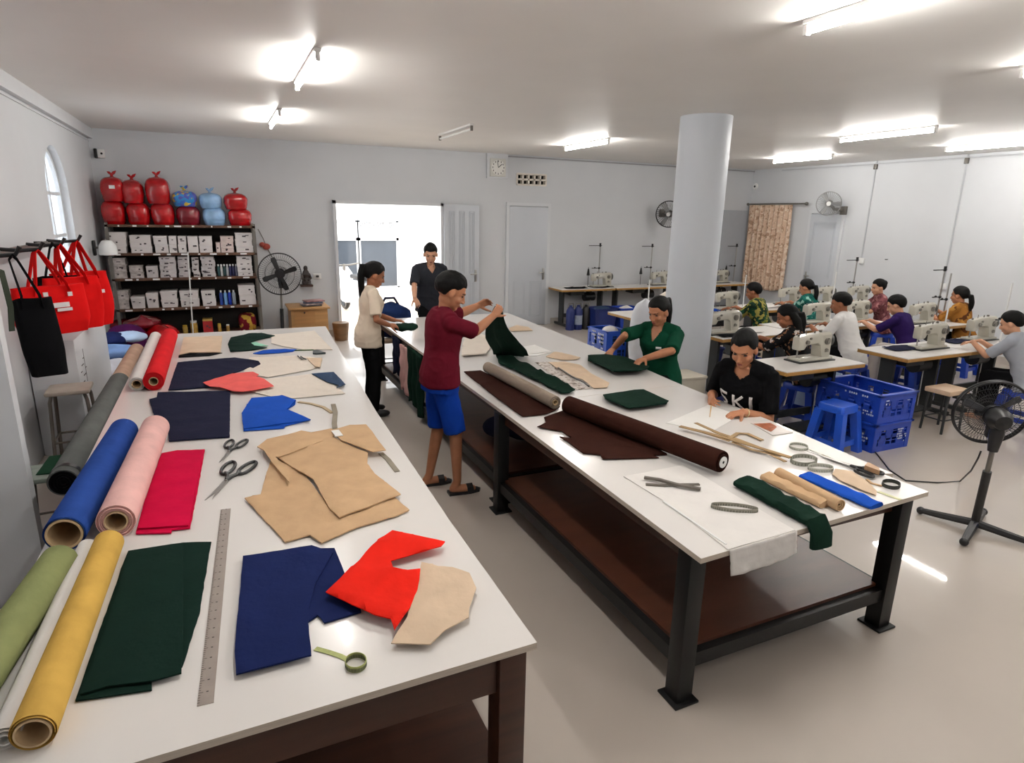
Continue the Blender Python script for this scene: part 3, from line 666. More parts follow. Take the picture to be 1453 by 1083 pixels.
strap('dark bent measuring strip along the printed pattern', oc_([(960, 585), (1060, 650), (1130, 690), (1190, 715), (1235, 752)]), .012, .008, M_BLACKP, ZT + .012, 'curve_rule', 'ruler')
layered('folded_cloth', 'small square pile of folded dark green cloth in the middle of the table', 'fabric piece', F_GREEN2, [oa_([(745, 512), (905, 487), (948, 488), (1075, 543), (1068, 556), (960, 570), (870, 577), (750, 527)]), *jit(oa_([(745, 512), (905, 487), (948, 488), (1075, 543), (1068, 556), (960, 570), (870, 577), (750, 527)]), 3)], grp='folded dark green piles', th=.008, wr=.004)
layered('folded_cloth', 'larger pile of folded dark green cloth under the seated woman\'s hands', 'fabric piece', F_GREEN2, [oa_([(668, 312), (760, 306), (850, 318), (975, 365), (965, 380), (930, 386), (800, 392), (668, 332)]), *jit(oa_([(668, 312), (760, 306), (850, 318), (975, 365), (965, 380), (930, 386), (800, 392), (668, 332)]), 4)], grp='folded dark green piles', th=.009, wr=.005)
PILE_Z = ZT + 4 * .0155
# grey crossed strips
def flatbar(lab, pts, w, h, m, z=ZT, **k):
    b = B(); b.tube([P(x, y, z) + V((0, 0, h / 2 + .001)) for x, y in pts], 0, flat=(w, h)); return b.make(k.pop('name', 'metal_strip'), m, label=lab, cat=k.pop('cat', 'strip'), **k)
M_TWZ = mat('grey_strip', (112, 106, 98), .5, .3)
flatbar('grey strip lying diagonally over the other near the big roll', od_([(163, 362), (230, 372), (300, 392), (405, 412)]), .02, .012, M_TWZ, ZT + .012, group='crossed grey strips')
flatbar('grey strip lying underneath the diagonal one near the big roll', od_([(170, 392), (250, 397), (330, 394), (400, 393)]), .02, .011, M_TWZ, group='crossed grey strips')
tape_loop('grey tape measure looped flat and long near the front edge', od_([(550, 497)])[0], .105, .032, -.62, .022, None, mat('tape_grey', (150, 146, 134), .5, var=.15, sc=40))
# white cloth running off the front edge of the table
fy = P(1034, 772).y - .006; w0, w1 = P(1034, 772), P(1129, 752)
ed = (a2 - a1).normalized()
def edge_pt(px, py, out=.012): p = P(px, py); return p
wt_ = thing('runner_cloth', 'white cloth lying on the near table end and hanging over its front edge', 'cloth', ((w0.x + w1.x) / 2, w0.y, ZT))
cloth('cloth_top', None, None, F_WHITE, [(1033, 781), (944, 713), (885, 677), (968, 661), (1000, 678), (1060, 714), (1128, 753.3)], ZT, .002, .002, parent=wt_, seed=31)
fl_l = P(1034, 781.5); fl_r = P(1129, 753.8)
def flap(u, v):
    p = fl_l.lerp(fl_r, u); o = .005 + .012 * v * (.6 + .4 * sin(9 * u + 1)) + .004 * noise.noise(V((u * 8, v * 5, 1)))
    return V((p.x + .01 * v, p.y - o, ZT + .004 - v * (.115 + .012 * sin(4 * u))))
b = B(); b.sheet(flap, 24, 10); o = b.make('hanging_flap', F_WHITE, wt_, world=True); md = o.modifiers.new('s', 'SOLIDIFY'); md.thickness = .003
flatbar('thin white edge strip lying along the left of the hanging cloth', od_([(245, 462), (380, 555), (515, 648)]), .008, .006, M_WPLAST, name='edge_strip')
# folded strips and rolled cloth at the near end
def folded_strip(lab, far, near, w, h, m, drop=0, z=ZT, seed=0, name='folded_cloth', grp='folded strips at the table end'):
    a, c = P(*far, z), P(*near, z); d = (c - a); L = d.length; d.normalize(); s = V((-d.y, d.x, 0)); rings = []
    n = 16; stations = [(k / n, 0) for k in range(n + 1)] + ([(1, .25), (1, .6), (1, 1)] if drop else [])
    for u, q in stations:
        base = a + d * L * u; ring = []; ww = w * (1 + .05 * noise.noise(V((u * 4, seed, 0)))); hh = h * (1 + .3 * noise.noise(V((u * 7, seed, 3)))) * (1 - .35 * q)
        if q: base = base + d * (.012 + .01 * q) - V((0, 0, drop * q))
        for k in range(14):
            an = 2 * pi * k / 14; x = cos(an); y = sin(an)
            x = math.copysign(abs(x) ** .6, x); y = math.copysign(abs(y) ** .75, y)
            if q: ring.append(base + s * (ww / 2 * x) + d * (.018 + .018 * y) + V((0, 0, 0)))
            else: ring.append(base + s * (ww / 2 * x + .006 * noise.noise(V((u * 9, k, seed)))) + V((0, 0, max(.0, (hh / 2 + hh / 2 * y) * (1 + .22 * noise.noise(V((u * 8, k * .7, seed)))) + (.2 * hh * (1 if y > .2 and .1 < x < .8 else 0))) + .001)))
        rings.append(ring)
    b = B(); b.loft(rings); return b.make(name, m, label=lab, cat='fabric piece', group=grp)
folded_strip('dark green folded cloth strip drooping over the front edge', (1053, 689), (1158, 746), .125, .042, F_GREEN2, .085, seed=1)
folded_strip('flat tan rolled cloth beside the dark green strip', (1085, 680), (1170, 721), .075, .032, F_TAN, seed=2)
roll('rolled_cloth', 'tan cloth loosely rolled, with a spiral end, beside the blue strip', (1190, 716), (1104, 671), 9.5, F_TAN, core=.16, spiral=3, group='folded strips at the table end', cat='fabric piece', proud=-.02)
folded_strip('royal blue folded cloth strip at the right of the tan rolls', (1142, 677), (1243, 722), .1, .022, F_ROYAL, 0, seed=4)
cut('beige pointed cloth piece beside the blue strip', F_BEIGE, oe_([(830, 40), (960, 62), (1060, 130), (1152, 212), (1145, 243), (1000, 190), (870, 130), (810, 85)]), grp=g2, th=.004, wr=.01, seed=33)
# tools at the right corner
scissors('black-handled shears resting on tan card at the right edge of the table', (1147, 640), (1207, 663), (1248, 677), .03, z=ZT + .004)
b = B(); q = [P(x, y) for x, y in oe_([(1050, 60), (1075, 35), (1160, 80), (1165, 105)])]; b.prism([(p.x, p.y) for p in q], ZT + .02, ZT + .045); b.make('tan_block', wood('tan_block', (178, 140, 104)), label='small tan wooden block on the black shears', cat='block')
tape_loop('thick black tape roll lying at the right corner of the table', (1264, 690), .052, .04, .3, .02, None, M_BLACKP)
flatbar('tan strip curving into the black tape roll', oe_([(1075, 115), (1110, 145), (1190, 165)]), .014, .006, F_TAN, name='cloth_strip')
flatbar('pale green strip lying at the right corner', oe_([(1160, 205), (1335, 268)]), .022, .002, mat('pale_green_strip', (206, 206, 160), .5), name='paper_strip')
for lab, pts, w in (('long tan cloth strip running from the big roll to the tapes', og_([(20, 110), (180, 150), (330, 190), (480, 235), (690, 300)]), .034),
                    ('tan cloth strip crossing the others and bending back', og_([(115, 90), (250, 150), (340, 180), (500, 240), (640, 290)]), .03),
                    ('short tan strip curling up to the right', og_([(320, 185), (370, 152), (430, 155), (520, 195)]), .026),
                    ('lower tan strip with a pale end', og_([(340, 205), (450, 250), (560, 275), (660, 325)]), .022),
                    ('thin brown strip at the left of the bundle', og_([(60, 118), (200, 160), (320, 200)]), .018)):
    flatbar(lab, pts, w, .005, fabric('strip_tan_' + str(int(w * 1000)), (168 + 1600 * (.026 - w), 142 + 1600 * (.026 - w), 108 + 1500 * (.026 - w))), ZT + (.0 + .006 * ((int(w * 1000)) % 5)), name='cloth_strip', group='bundle of tan strips')
tape_loop('small pale tape ring near the card', (1133, 636), .058, .05, .3, .018, og_([(800, 245), (900, 285), (1030, 335)]), mat('tape_white', (206, 206, 194), .5, var=.1))
tape_loop('wide pale tape coil in front of the small tape ring', (1140, 656), .085, .06, .1, .024, None, MATS['tape_white'], turns=2)
tape_loop('tape coil beside the beige pointed piece', (1164, 667), .07, .042, -.3, .022, None, MATS['tape_white'])
flatbar('pale strip with a small bow end leading to the shears', og_([(880, 285), (960, 318), (1050, 345)]), .015, .006, M_GREYSTRAP, ZT + .003, name='webbing_strap')
cd_ = thing('photo_card', 'flat card with a reddish picture near the writing woman', 'card', tuple(P(1095, 609)))
cloth('card_base', None, None, mat('card_white', (214, 206, 200), .4), [(1065, 601), (1094, 599), (1125, 615), (1096, 619)], ZT, .005, .0005, cell=.2, parent=cd_)
cloth('picture', None, None, mat('card_picture', (176, 106, 76), .3, var=.4, sc=30), [(1069, 602), (1093, 600.5), (1103, 606), (1094, 613)], ZT + .0055, .001, .0003, cell=.2, parent=cd_, )
cut('white sheet of paper under the writing woman\'s hands', mat('paper', (232, 230, 226)), [(945, 601), (1005, 575), (1050, 590), (1010, 613)], grp='pattern papers', th=.0015, wr=.001, name='paper_sheet', cat='paper')
cut('cream cloth on the far table beside the standing man', F_CREAM, [(655, 497), (660, 480), (690, 478), (700, 488), (690, 505), (655, 508)], grp=g2, th=.01, wr=.02, seed=41)
cut('pinkish patch on the far table beyond the hanging green cloth', F_BEIGE, [(722, 467), (733, 462), (750, 465), (756, 470), (726, 471)], grp=g2, th=.003, wr=.008, seed=42)  # thin pinkish beige patch, a little darker than the table top
b = B(); b.box(P(828, 516) + V((0, 0, .01)), (.05, .03, .02), bev=.004) if False else b.box(P(840, 509) + V((0, 0, .012)), (.03, .06, .02), bev=.004); b.make('chalk_box', M_BLACKP, label='tiny black box beside the folded pile on the far table', cat='box')

# ------------------------------------------------------------------ garments and boxes under the far table
def hanging(lab, x, y, z1, w, h, m, seed, ry=0):
    """cloth folded over the lower rail"""
    def f(u, v):
        q = (u - .5) * w; o = .012 * sin(u * 17 + seed) * (.3 + v) + .02 * noise.noise(V((u * 5, v * 4, seed)))
        return V((x + o, y + q * (1 - .12 * v), z1 - v * h * (1 + .08 * sin(5 * u + seed))))
    b = B(); b.sheet(f, 30, 16); o = b.make('hanging_garment', m, label=lab, cat='garment', group='garments hanging under the far table')
    md = o.modifiers.new('s', 'SOLIDIFY'); md.thickness = .02; return o
hanging('dark green garment hanging under the far table edge', 1.742, 6.12, .74, .5, .62, F_GREEN2, 1)
hanging('pale pink garment hanging beside the dark green one', 1.742, 6.55, .7, .3, .5, F_PINK, 2)
hanging('navy garment hanging under the far end of the table', 1.742, 6.95, .72, .34, .42, F_INK, 3)
b = B(); b.ball((2.3, 4.6, .345), (.24, .2, .12)); b.ball((2.1, 4.75, .31), (.16, .15, .09)); b.make('cloth_bundle', F_INK, label='dark cloth bundle on the lower shelf behind the man\'s legs', cat='cloth')
# ------------------------------------------------------------------ shelving rack on the back wall
YR = 10.45; YB2 = 10.98
rl, rr = PY(147.5, 320, YR).x, PY(362, 323, YR).x
sz = [1.875, 1.48, 1.125, .685, .26]
RK = thing('storage_rack', 'tall steel and wood storage rack against the back wall filled with boxes', 'shelf', ((rl + rr) / 2, (YR + YB2) / 2, 0))
for x in (rl + .02, rr - .02):
    for y in (YR + .02, YB2 - .02):
        b = B(); b.box((x, y, .95), (.04, .04, 1.9)); b.make('post', M_GREYM, RK, world=True, smooth=False)
M_RACKW = wood('rack_wood', (92, 62, 44), .6, .3, (10, 1, 10))
for z in sz:
    b = B(); b.box(((rl + rr) / 2, (YR + YB2) / 2, z - .018), (rr - rl, YB2 - YR, .036), bev=.003); s = b.make('shelf', M_RACKW, RK, world=True)
    for k in range(9):
        b = B(); u = (k + .2 + .6 * random.random()) / 9; b.box((rl + .08 + (rr - rl - .2) * u, YR - .002, z - .018), (random.choice((.03, .05, .09, .02)), .004, .022)); b.make('shelf_tag', M_WPLAST, s, world=True, smooth=False)
b = B(); b.box(((rl + rr) / 2, YB2 + .012, .95), (rr - rl, .012, 1.85)); b.make('back_panel', mat('rack_back', (36, 32, 30), .8), RK, world=True, smooth=False)
# tied plastic bags on top
M_BAGR = mat('red_plastic_bag', (172, 10, 18), .2, var=.4, sc=5, coat=.4); M_BAGD = mat('dark_red_bag', (118, 14, 30), .25, var=.3, sc=6, coat=.3)
M_BAGB = mat('light_blue_bag', (140, 178, 216), .25, var=.25, sc=6, coat=.4); M_BAGM = pattern('mixed_bag', (70, 110, 190), [(206, 176, 70), (60, 140, 200), (90, 90, 170)], 9, .52, .3)
def tied_bag(lab, xc, zc0, w, h, m, y=YR + .24, d=.42, grp='tied bags on the rack', knot=True, sq=.5, seed=0):
    t = thing('plastic_bag', lab, 'bag', (xc, y, zc0), 0, grp); rings = []
    for k in range(15):
        v = k / 14; z = h * v; r = (1 - abs(2 * v - 1) ** 3.2) ** .5 if 0 < v < 1 else .03
        r = max(r, (.93 if k > 1 else .88) if 0 < k < 8 else .82) if v < .55 else r
        ring = []
        for i in range(28):
            an = 2 * pi * i / 28; x, yy = cos(an), sin(an); x = math.copysign(abs(x) ** sq, x); yy = math.copysign(abs(yy) ** sq, yy)
            n_ = 1 + .05 * noise.noise(V((x * 2 + seed, yy * 2, v * 4))) + .02 * noise.noise(V((an * 5, v * 9, seed)))
            ring.append(V((x * w / 2 * r * n_, yy * d / 2 * r * n_, z)))
        rings.append(ring)
    b = B(); b.loft(rings); b.make('bag_body', m, t)
    if knot:
        b = B(); b.cone((0, 0, h - .02), (0, 0, h + .03), .03, .012, 10); b.tube([(0, 0, h + .02), (.03, .01, h + .05), (.06, 0, h + .075)], [.014, .02, .004]); b.tube([(0, 0, h + .02), (-.03, .01, h + .05), (-.05, 0, h + .06)], [.014, .018, .004]); b.make('knot', m, t)
    return t
ZS = sz[0]
def px_w(x0, x1, y=320): a, c = PY(x0, y, YR + .1), PY(x1, y, YR + .1); return (a.x + c.x) / 2, c.x - a.x
low = [(145, 180, 'red', M_BAGR), (181, 215, 'red', M_BAGR), (215, 250, 'red', M_BAGR), (251, 286, 'dark red', M_BAGD), (288, 322, 'light blue', M_BAGB), (324, 359, 'bright red', M_BAGR)]
hts = [.32, .3, .3, .27, .25, .24]; pos = ['first from the left', 'second from the left', 'third from the left', 'fourth from the left', 'fifth from the left', 'at the right end']
for i, (x0, x1, cn, m) in enumerate(low):
    xc, w_ = px_w(x0, x1); tied_bag('%s tied plastic bag in the lower layer on the rack, %s' % (cn, pos[i]), xc, ZS, w_ * .97, hts[i] + .02, m, seed=i, knot=False)
up = [(138, 174, 'tall red', M_BAGR, .34), (176, 209, 'red', M_BAGR, .33), (210, 246, 'large red', M_BAGR, .38), (247, 283, 'blue and yellow', M_BAGM, .23), (284, 318, 'pale blue', M_BAGB, .23), (319, 354, 'small red', M_BAGR, .25)]
for i, (x0, x1, cn, m, h) in enumerate(up):
    xc, w_ = px_w(x0 + 1, x1 + 1); tied_bag('%s knotted plastic bag on top of the rack, %s' % (cn, pos[i]), max(xc, rl + w_ * .47), ZS + hts[i] - .01, w_ * .97, h, m, seed=20 + i)
    if i == 0:
        tg = B(); tg.box((max(xc, rl + w_ * .47) + .01, YR + .03, ZS + .5), (.07, .004, .045)); tg.make('paper_tag', M_WPLAST, label='small white tag on the tall red bag', cat='tag')
# boxes
M_BOX = mat('box_white', (222, 216, 214), .6, var=.04, sc=9); M_BOXP = mat('box_pinkish', (214, 196, 190), .6, var=.12, sc=14); M_BOXG = mat('box_greyish', (196, 190, 190), .55, var=.12, sc=12)
M_BOXC = mat('clear_box', (178, 170, 166), .2, var=.3, sc=18, coat=.4); M_LIDR = mat('lid_red', (150, 26, 40), .5, var=.2, sc=15); M_INKL = mat('box_ink', (70, 62, 64), .6, var=0)
names = ['top', 'second', 'third']
def box_thing(lab, x0, x1, z, h, m, grp, taper=0, lid=True, d=.34, y=YR + .05, lidm=None, seed=0):
    xc, w = (x0 + x1) / 2, (x1 - x0); t = thing('storage_box', lab, 'box', (xc, y + d / 2, z), 0, grp)
    w *= .97
    b = B(); k = 1 - taper; lh = min(.025, h * .25)
    b.loft([[V((sx * w / 2 * q, sy * d / 2 * q, zz)) for sx, sy in ((-1, -1), (1, -1), (1, 1), (-1, 1))] for q, zz in ((k, 0), (.97, h - lh))]); o = b.make('box_body', m, t)
    b = B(); b.box((0, 0, h - lh / 2), (w, d, lh), bev=.004); b.make('lid', lidm or m, t)
    rn = random.Random(seed); b = B()
    for q in range(rn.randint(1, 3)):
        b.box((rn.uniform(-.3, .3) * w, -d / 2 * .985 - .003 + taper * .03, h * rn.uniform(.3, .62)), (rn.choice((.02, .03, .05)), .003, rn.choice((.012, .02))))
    b.make('printed_mark', M_INKL, t, smooth=False); return t
def shelf_boxes(row, z, lim, stacks, yy):
    g_ = 'boxes on the %s shelf' % names[row]
    for i, (x0, x1, n, m, tp, rm) in enumerate(stacks):
        a, c = PY(x0, yy, YR + .05), PY(x1, yy, YR + .05); zz = z
        hh = rm / n
        for k in range(n):
            kind = {M_BOX.name: 'white', M_BOXP.name: 'pinkish', M_BOXG.name: 'pale grey', M_BOXC.name: 'clear plastic'}[m.name]
            jx = random.uniform(-.008, .008)
            posn = ['bottom', 'second up', 'third up', 'fourth up', 'fifth up', 'topmost'][k] if n > 1 else 'single'
            box_thing('%s lidded box on the %s rack shelf, stack %s from the left, %s' % (kind, names[row], ['one', 'two', 'three', 'four', 'five', 'six', 'seven', 'eight', 'nine', 'ten'][i], posn),
                      a.x + jx, c.x + jx, zz, hh * .985, m, g_, tp, seed=row * 100 + i * 10 + k); zz += hh
shelf_boxes(0, sz[1], 0, [(151, 181, 3, M_BOX, 0, .29), (186, 217, 3, M_BOX, .02, .25), (220, 240, 2, M_BOX, .03, .24), (241, 252, 2, M_BOX, 0, .24), (254, 266, 2, M_BOX, .04, .24), (267, 282, 1, M_BOX, .02, .24), (284, 303, 2, M_BOX, .03, .24), (307, 313, 1, M_BOXP, 0, .15), (314, 333, 3, M_BOXP, .02, .24), (335, 360, 3, M_BOX, .02, .29)], 358)
shelf_boxes(1, sz[2], 0, [(156, 181, 3, M_BOXC, 0, .29), (185, 205, 2, M_BOXC, 0, .18), (209, 226, 1, M_BOXG, .05, .17), (228, 252, 5, M_BOXG, .02, .3), (254, 271, 5, M_BOXG, .03, .3), (274, 284, 4, M_BOXG, .02, .29), (287, 307, 6, M_BOXG, .02, .3), (338, 360, 4, M_BOX, .02, .3)], 393)
shelf_boxes(2, sz[3], 0, [(160, 184, 2, M_BOXC, 0, .27), (187, 208, 1, M_BOX, .14, .17), (209, 227, 1, M_BOX, .14, .22), (229, 254, 2, M_BOX, .1, .24), (256, 284, 2, M_BOX, .06, .24), (287, 307, 2, M_BOX, .04, .23), (340, 364, 2, M_BOX, .02, .3)], 435)
# bottles and slim packs on the second and third shelf
cols = [('teal', (52, 92, 96)), ('white', (210, 210, 208)), ('dark green', (40, 72, 72)), ('pale', (190, 192, 196)), ('dark blue', (44, 46, 96)), ('navy', (40, 40, 84)), ('grey', (120, 120, 140))]
for i, (cn, c) in enumerate(cols):
    p = PY(311 + i * 4.2, 392, YR + .12); m = mat('bottle_' + cn.replace(' ', '_'), c, .35, var=.1)
    t = thing('bottle', '%s small bottle on the second rack shelf' % cn, 'bottle', (p.x, YR + .14, sz[2]), 0, 'small bottles on the rack')
    b = B(); b.lathe([(0, 0), (.017, 0), (.018, .01), (.018, .12), (.012, .14), (.012, .15), (0, .15)], 14); b.make('bottle_body', m, t)
    b = B(); b.cone((0, 0, .148), (0, 0, .175), .013); b.make('cap', M_WPLAST, t)
cols = [('deep blue', (30, 60, 140)), ('sky blue', (120, 170, 220)), ('cobalt blue', (24, 56, 170)), ('greyish', (150, 160, 170))]
for i, (cn, c) in enumerate(cols):
    p = PY(315 + i * 6, 432, YR + .12); m = mat('spray_' + cn.replace(' ', '_'), c, .3, var=.1)
    t = thing('spray_can', '%s can on the third rack shelf' % cn, 'can', (p.x, YR + .14, sz[3]), 0, 'blue cans on the rack')
    b = B(); b.lathe([(0, 0), (.024, 0), (.025, .006), (.025, .17), (.014, .19), (0, .19)], 16); b.make('can_body', m, t)
    b = B(); b.cone((0, 0, .188), (0, 0, .22), .012); b.make('nozzle', M_WPLAST, t)
# bottom shelf: red packets, jars
for i, (x, y, lab, m, w_, h_) in enumerate(((175, 470, 'crumpled red bag on the bottom rack shelf at the left', M_BAGD, .34, .26), (216, 468, 'dark red bag on the bottom rack shelf beside the crumpled one', M_BAGD, .26, .28), (352, 465, 'dark red and yellow bag on the bottom rack shelf at the right end', pattern('red_yellow_bag', (110, 20, 34), [(190, 150, 60)], 9, .55), .26, .28))):
    p = PY(x, y, YR + .15); tied_bag(lab, p.x, sz[4], w_, h_, m, d=.34, grp='bags on the bottom shelf', knot=False, seed=40 + i)
M_JAR = mat('amber_jar', (190, 160, 80), .25, var=.3, sc=20, coat=.3)
for i, (x, lab, c, r, h) in enumerate(((263, 'yellow jar at the left of the bottom rack shelf', (206, 176, 92), .035, .14), (276, 'tall yellow packet on the bottom rack shelf', (196, 158, 74), .05, .2), (312, 'small yellow jar right of the red tin', (206, 160, 70), .025, .14), (324, 'small jar with yellow lid on the bottom shelf', (190, 150, 84), .025, .12), (347, 'white topped jar at the right end of the bottom shelf', (210, 200, 180), .03, .17))):
    p = PY(x, 470, YR + .1); t = thing('jar', lab, 'jar', (p.x, YR + .12, sz[4]), 0, 'jars on the bottom shelf')
    b = B(); b.lathe([(0, 0), (r, 0), (r, h * .8), (r * .8, h * .85), (r * .8, h * .88), (0, h * .88)], 14); b.make('jar_body', mat('jar_%d' % i, c, .3, var=.25, sc=20), t)
    b = B(); b.cone((0, 0, h * .85), (0, 0, h), r * .9); b.make('lid', M_WPLAST if i % 2 else mat('lid_yellow', (206, 176, 60), .4), t)
p = PY(296, 470, YR + .12); box_thing('red tin with a gold lid on the bottom rack shelf', p.x - .07, p.x + .07, sz[4], .22, mat('red_tin', (170, 30, 34), .4, var=.2), 'tins on the bottom shelf', lidm=mat('gold_lid', (190, 156, 80), .4), d=.2)
# thin white pole standing in front of the rack
pa, pb = PY(262, 318, YR - .1), PY(270, 470, YR - .1)
b = B(); b.cone((pb.x + .02, YR - .1, 0), (pa.x, YR - .06, 1.48 + .02), .009, n=8); b.make('white_pole', M_WPLAST, label='thin white pole leaning in front of the storage rack', cat='pole')

# ------------------------------------------------------------------ left of the table: bags, stools, cupboard, bundles
# cupboard
b0 = thing('white_cupboard', 'low white cupboard with pencil scribbles below the hanging bags', 'cupboard', (-1.37, 7.1, 0))
b = B(); b.box((-1.37, 7.1, .5), (.34, 1.6, 1.0), bev=.004); b.make('carcass', M_TRIM, b0, world=True)
b = B(); b.box((-1.1985, 6.6, .72), (.002, .006, .3))
for k in range(9): b.box((-1.198, 6.42 + .05 * (k % 5), .6 + .06 * (k // 2) * .8), (.004, .03 + .012 * (k % 3), .006), rz=0)
b.make('scribble', M_INKL, b0, world=True, smooth=False)
# rail and hooks
xr_ = -1.33
b0 = thing('coat_rail', 'grey wall rail with black hooks carrying the shopping bags', 'hooks', (XL + .02, 6.1, 1.76))
b = B(); b.box((-1.42, 6.1, 1.77), (.02, 2.6, .05)); b.make('rail', M_GREYM, b0, world=True)
hooks = [5.0, 5.62, 6.35, 7.05]
b = B()
for y in (4.95, 7.2): b.box(((-1.42 + XL) / 2, y, 1.77), (XL + 1.42, .03, .03))
b.make('wall_mount', M_BLACKP, b0, world=True)
for y in hooks:
    b = B(); b.tube([(-1.42, y, 1.80), (-1.3, y - .01, 1.79), (-1.18, y - .02, 1.80), (-1.15, y - .02, 1.85)], .014); b.make('hook', M_BLACKP, b0, world=True)
M_TOTE = fabric('tote_red', (214, 24, 24), var=.06, bump=.12); M_TOTEB = fabric('tote_black', (18, 18, 20), var=.1)
def tote(lab, c, w, h, d, rz, m, hang, strap_m=None, top_shift=0, logo=None, seed=0, skew=0):
    """c: top centre of the bag mouth; hang: hook point"""
    t = thing('tote_bag', lab, 'bag', (c[0], c[1], c[2] - h), rz, 'bags on the wall rail'); rings = []
    for k in range(11):
        v = k / 10; ww = w / 2 * (.86 + .14 * min(1, v * 3)) * (1 - .06 * v); dd = d / 2 * (.75 + .25 * (1 - abs(2 * v - .6))) * (1 if v < .9 else .75)
        ring = []
        for i in range(28):
            an = 2 * pi * i / 28; x, y = cos(an), sin(an); x = math.copysign(abs(x) ** .4, x); y = math.copysign(abs(y) ** .55, y)
            n_ = .02 * noise.noise(V((x * 2 + seed, v * 3, y))) + .008 * sin(x * 9 + seed) * v
            ring.append(V((x * ww + skew * (1 - v), y * dd + n_, h * v + .02 * noise.noise(V((x * 1.5, seed, 2))) * v)))
        rings.append(ring)
    b = B(); b.loft(rings); b.make('bag_body', m, t)
    Mi = wmat(t).inverted(); hk = Mi @ V(hang)
    for s in (-1, 1):
        b = B(); y = s * d * .32
        b.tube([(-w * .24, y, h - .06), (-w * .2, y, h + .02), hk + V((-.02, s * .012, -.02)), hk + V((0, s * .012, .004)), hk + V((.02, s * .012, -.02)), (w * .2, y, h + .02), (w * .24, y, h - .06)], 0, flat=(.042, .006)); b.make('strap', strap_m or m, t)
    if logo:
        b = B()
        for (x, z, ww, hh) in logo: b.box((x, -d / 2 * .86 - .012, z), (ww, .008, hh))
        b.make('printed_logo', mat('print_white', (232, 226, 224), .7, var=0), t, smooth=False)
    return t
def at_y(px, py, y): return PY(px, py, y)
rzb = .5
tote('bright red shopping bag with a white printed block, nearest of the red bags', tuple(at_y(68, 406, 5.6)), .5, .35, .16, .62, M_TOTE, (-1.2, 5.6, 1.79), logo=[(.02, .215, .13, .035), (.05, .18, .1, .022), (-.06, .3, .03, .03), (.1, .29, .03, .03)], seed=1)
tote('red shopping bag behind the printed one', tuple(at_y(100, 394, 6.2)), .44, .42, .14, .66, M_TOTE, (-1.2, 6.33, 1.79), logo=[(.03, .25, .012, .16)], seed=2)
tote('red shopping bag farthest along the rail beside the window', tuple(at_y(112, 386, 6.9)), .52, .5, .2, .75, M_TOTE, (-1.2, 7.03, 1.79), logo=[(.12, .32, .05, .03)], seed=3)
tote('black cloth bag hanging between the red ones', tuple(at_y(80, 392, 6.6)), .36, .3, .1, .3, M_TOTEB, (-1.24, 6.33, 1.8), seed=4)
tote('long black shopping bag hanging nearest the camera', tuple(at_y(44, 424, 4.9)), .23, .5, .15, .3, M_TOTEB, (-1.2, 4.99, 1.79), seed=5, skew=.03)
b = B(); hp = V((-1.36, 4.86, 1.835))
b.tube([V((-1.42, 4.86, 1.81)), PY(2, 385, 4.72), PY(9, 412, 4.7), PY(15, 436, 4.7), PY(17, 470, 4.7)], 0, flat=(.035, .006)); b.make('hanging_strap', fabric('strap_olive', (58, 64, 54)), label='dark olive strap hanging at the left end of the rail', cat='strap')
# white lamp on a wall arm near the rack
lp_ = PX(134, 352, XL + .02); b0 = thing('wall_lamp', 'white wall lamp on a black base beside the storage rack', 'lamp', tuple(lp_))
b = B(); b.box(lp_, (.03, .1, .2), bev=.01); b.make('wall_base', M_BLACKP, b0, world=True)
le = V((lp_.x + .2, lp_.y - .35, lp_.z + .02)); b = B(); b.tube([lp_, lp_.lerp(le, .5) + V((0, 0, .01)), le], .014); b.make('arm', M_GREYM, b0, world=True)
b = B(); b.lathe([(.0, .1), (.06, .09), (.1, .03), (.11, -.06), (.105, -.09), (.0, -.085)], 22, Matrix.Translation(le)); b.make('shade', M_WPLAST, b0, world=True)
# stools
def metal_stool(lab, x, y, h, w, rz, m, mtop, rail=.2, grp='stools by the left wall'):
    t = thing('stool', lab, 'stool', (x, y, 0), rz, grp)
    b = B(); b.box((0, 0, h - .018), (w, w, .036), bev=.014); b.make('seat', mtop, t)
    for sx, sy in ((-1, -1), (1, -1), (1, 1), (-1, 1)):
        b = B(); b.tube([(sx * w * .36, sy * w * .36, h - .03), (sx * w * .41, sy * w * .41, h - .09), (sx * w * .5, sy * w * .5, .0)], .014, 10); b.make('leg', m, t)
    b = B(); q = w * .46
    for a, c in (((-q, -q), (q, -q)), ((q, -q), (q, q)), ((q, q), (-q, q)), ((-q, q), (-q, -q))): b.cone((a[0], a[1], rail), (c[0], c[1], rail), .009, n=8)
    b.make('foot_rail', m, t); return t
M_LEGG = mat('worn_grey_metal', (112, 104, 96), .5, .4, var=.2)
metal_stool('tall metal stool with a worn pale seat by the left wall', -1.24, 6.08, .65, .31, .05, M_LEGG, mat('worn_seat', (172, 160, 148), .5, var=.15), .22)
metal_stool('low metal stool in front of the tall one, a green cloth on it', -1.12, 4.66, .45, .3, .08, M_LEGG, mat('worn_seat_green', (140, 150, 140), .5, var=.25, sc=10), .1)
cloth('cloth_piece', 'dark green cloth lying on the low stool', 'fabric piece', fabric('cloth_stool_green', (30, 62, 44)), [(51, 675), (70, 649), (95, 646), (90, 672)], .45, .004, .004, group=g)
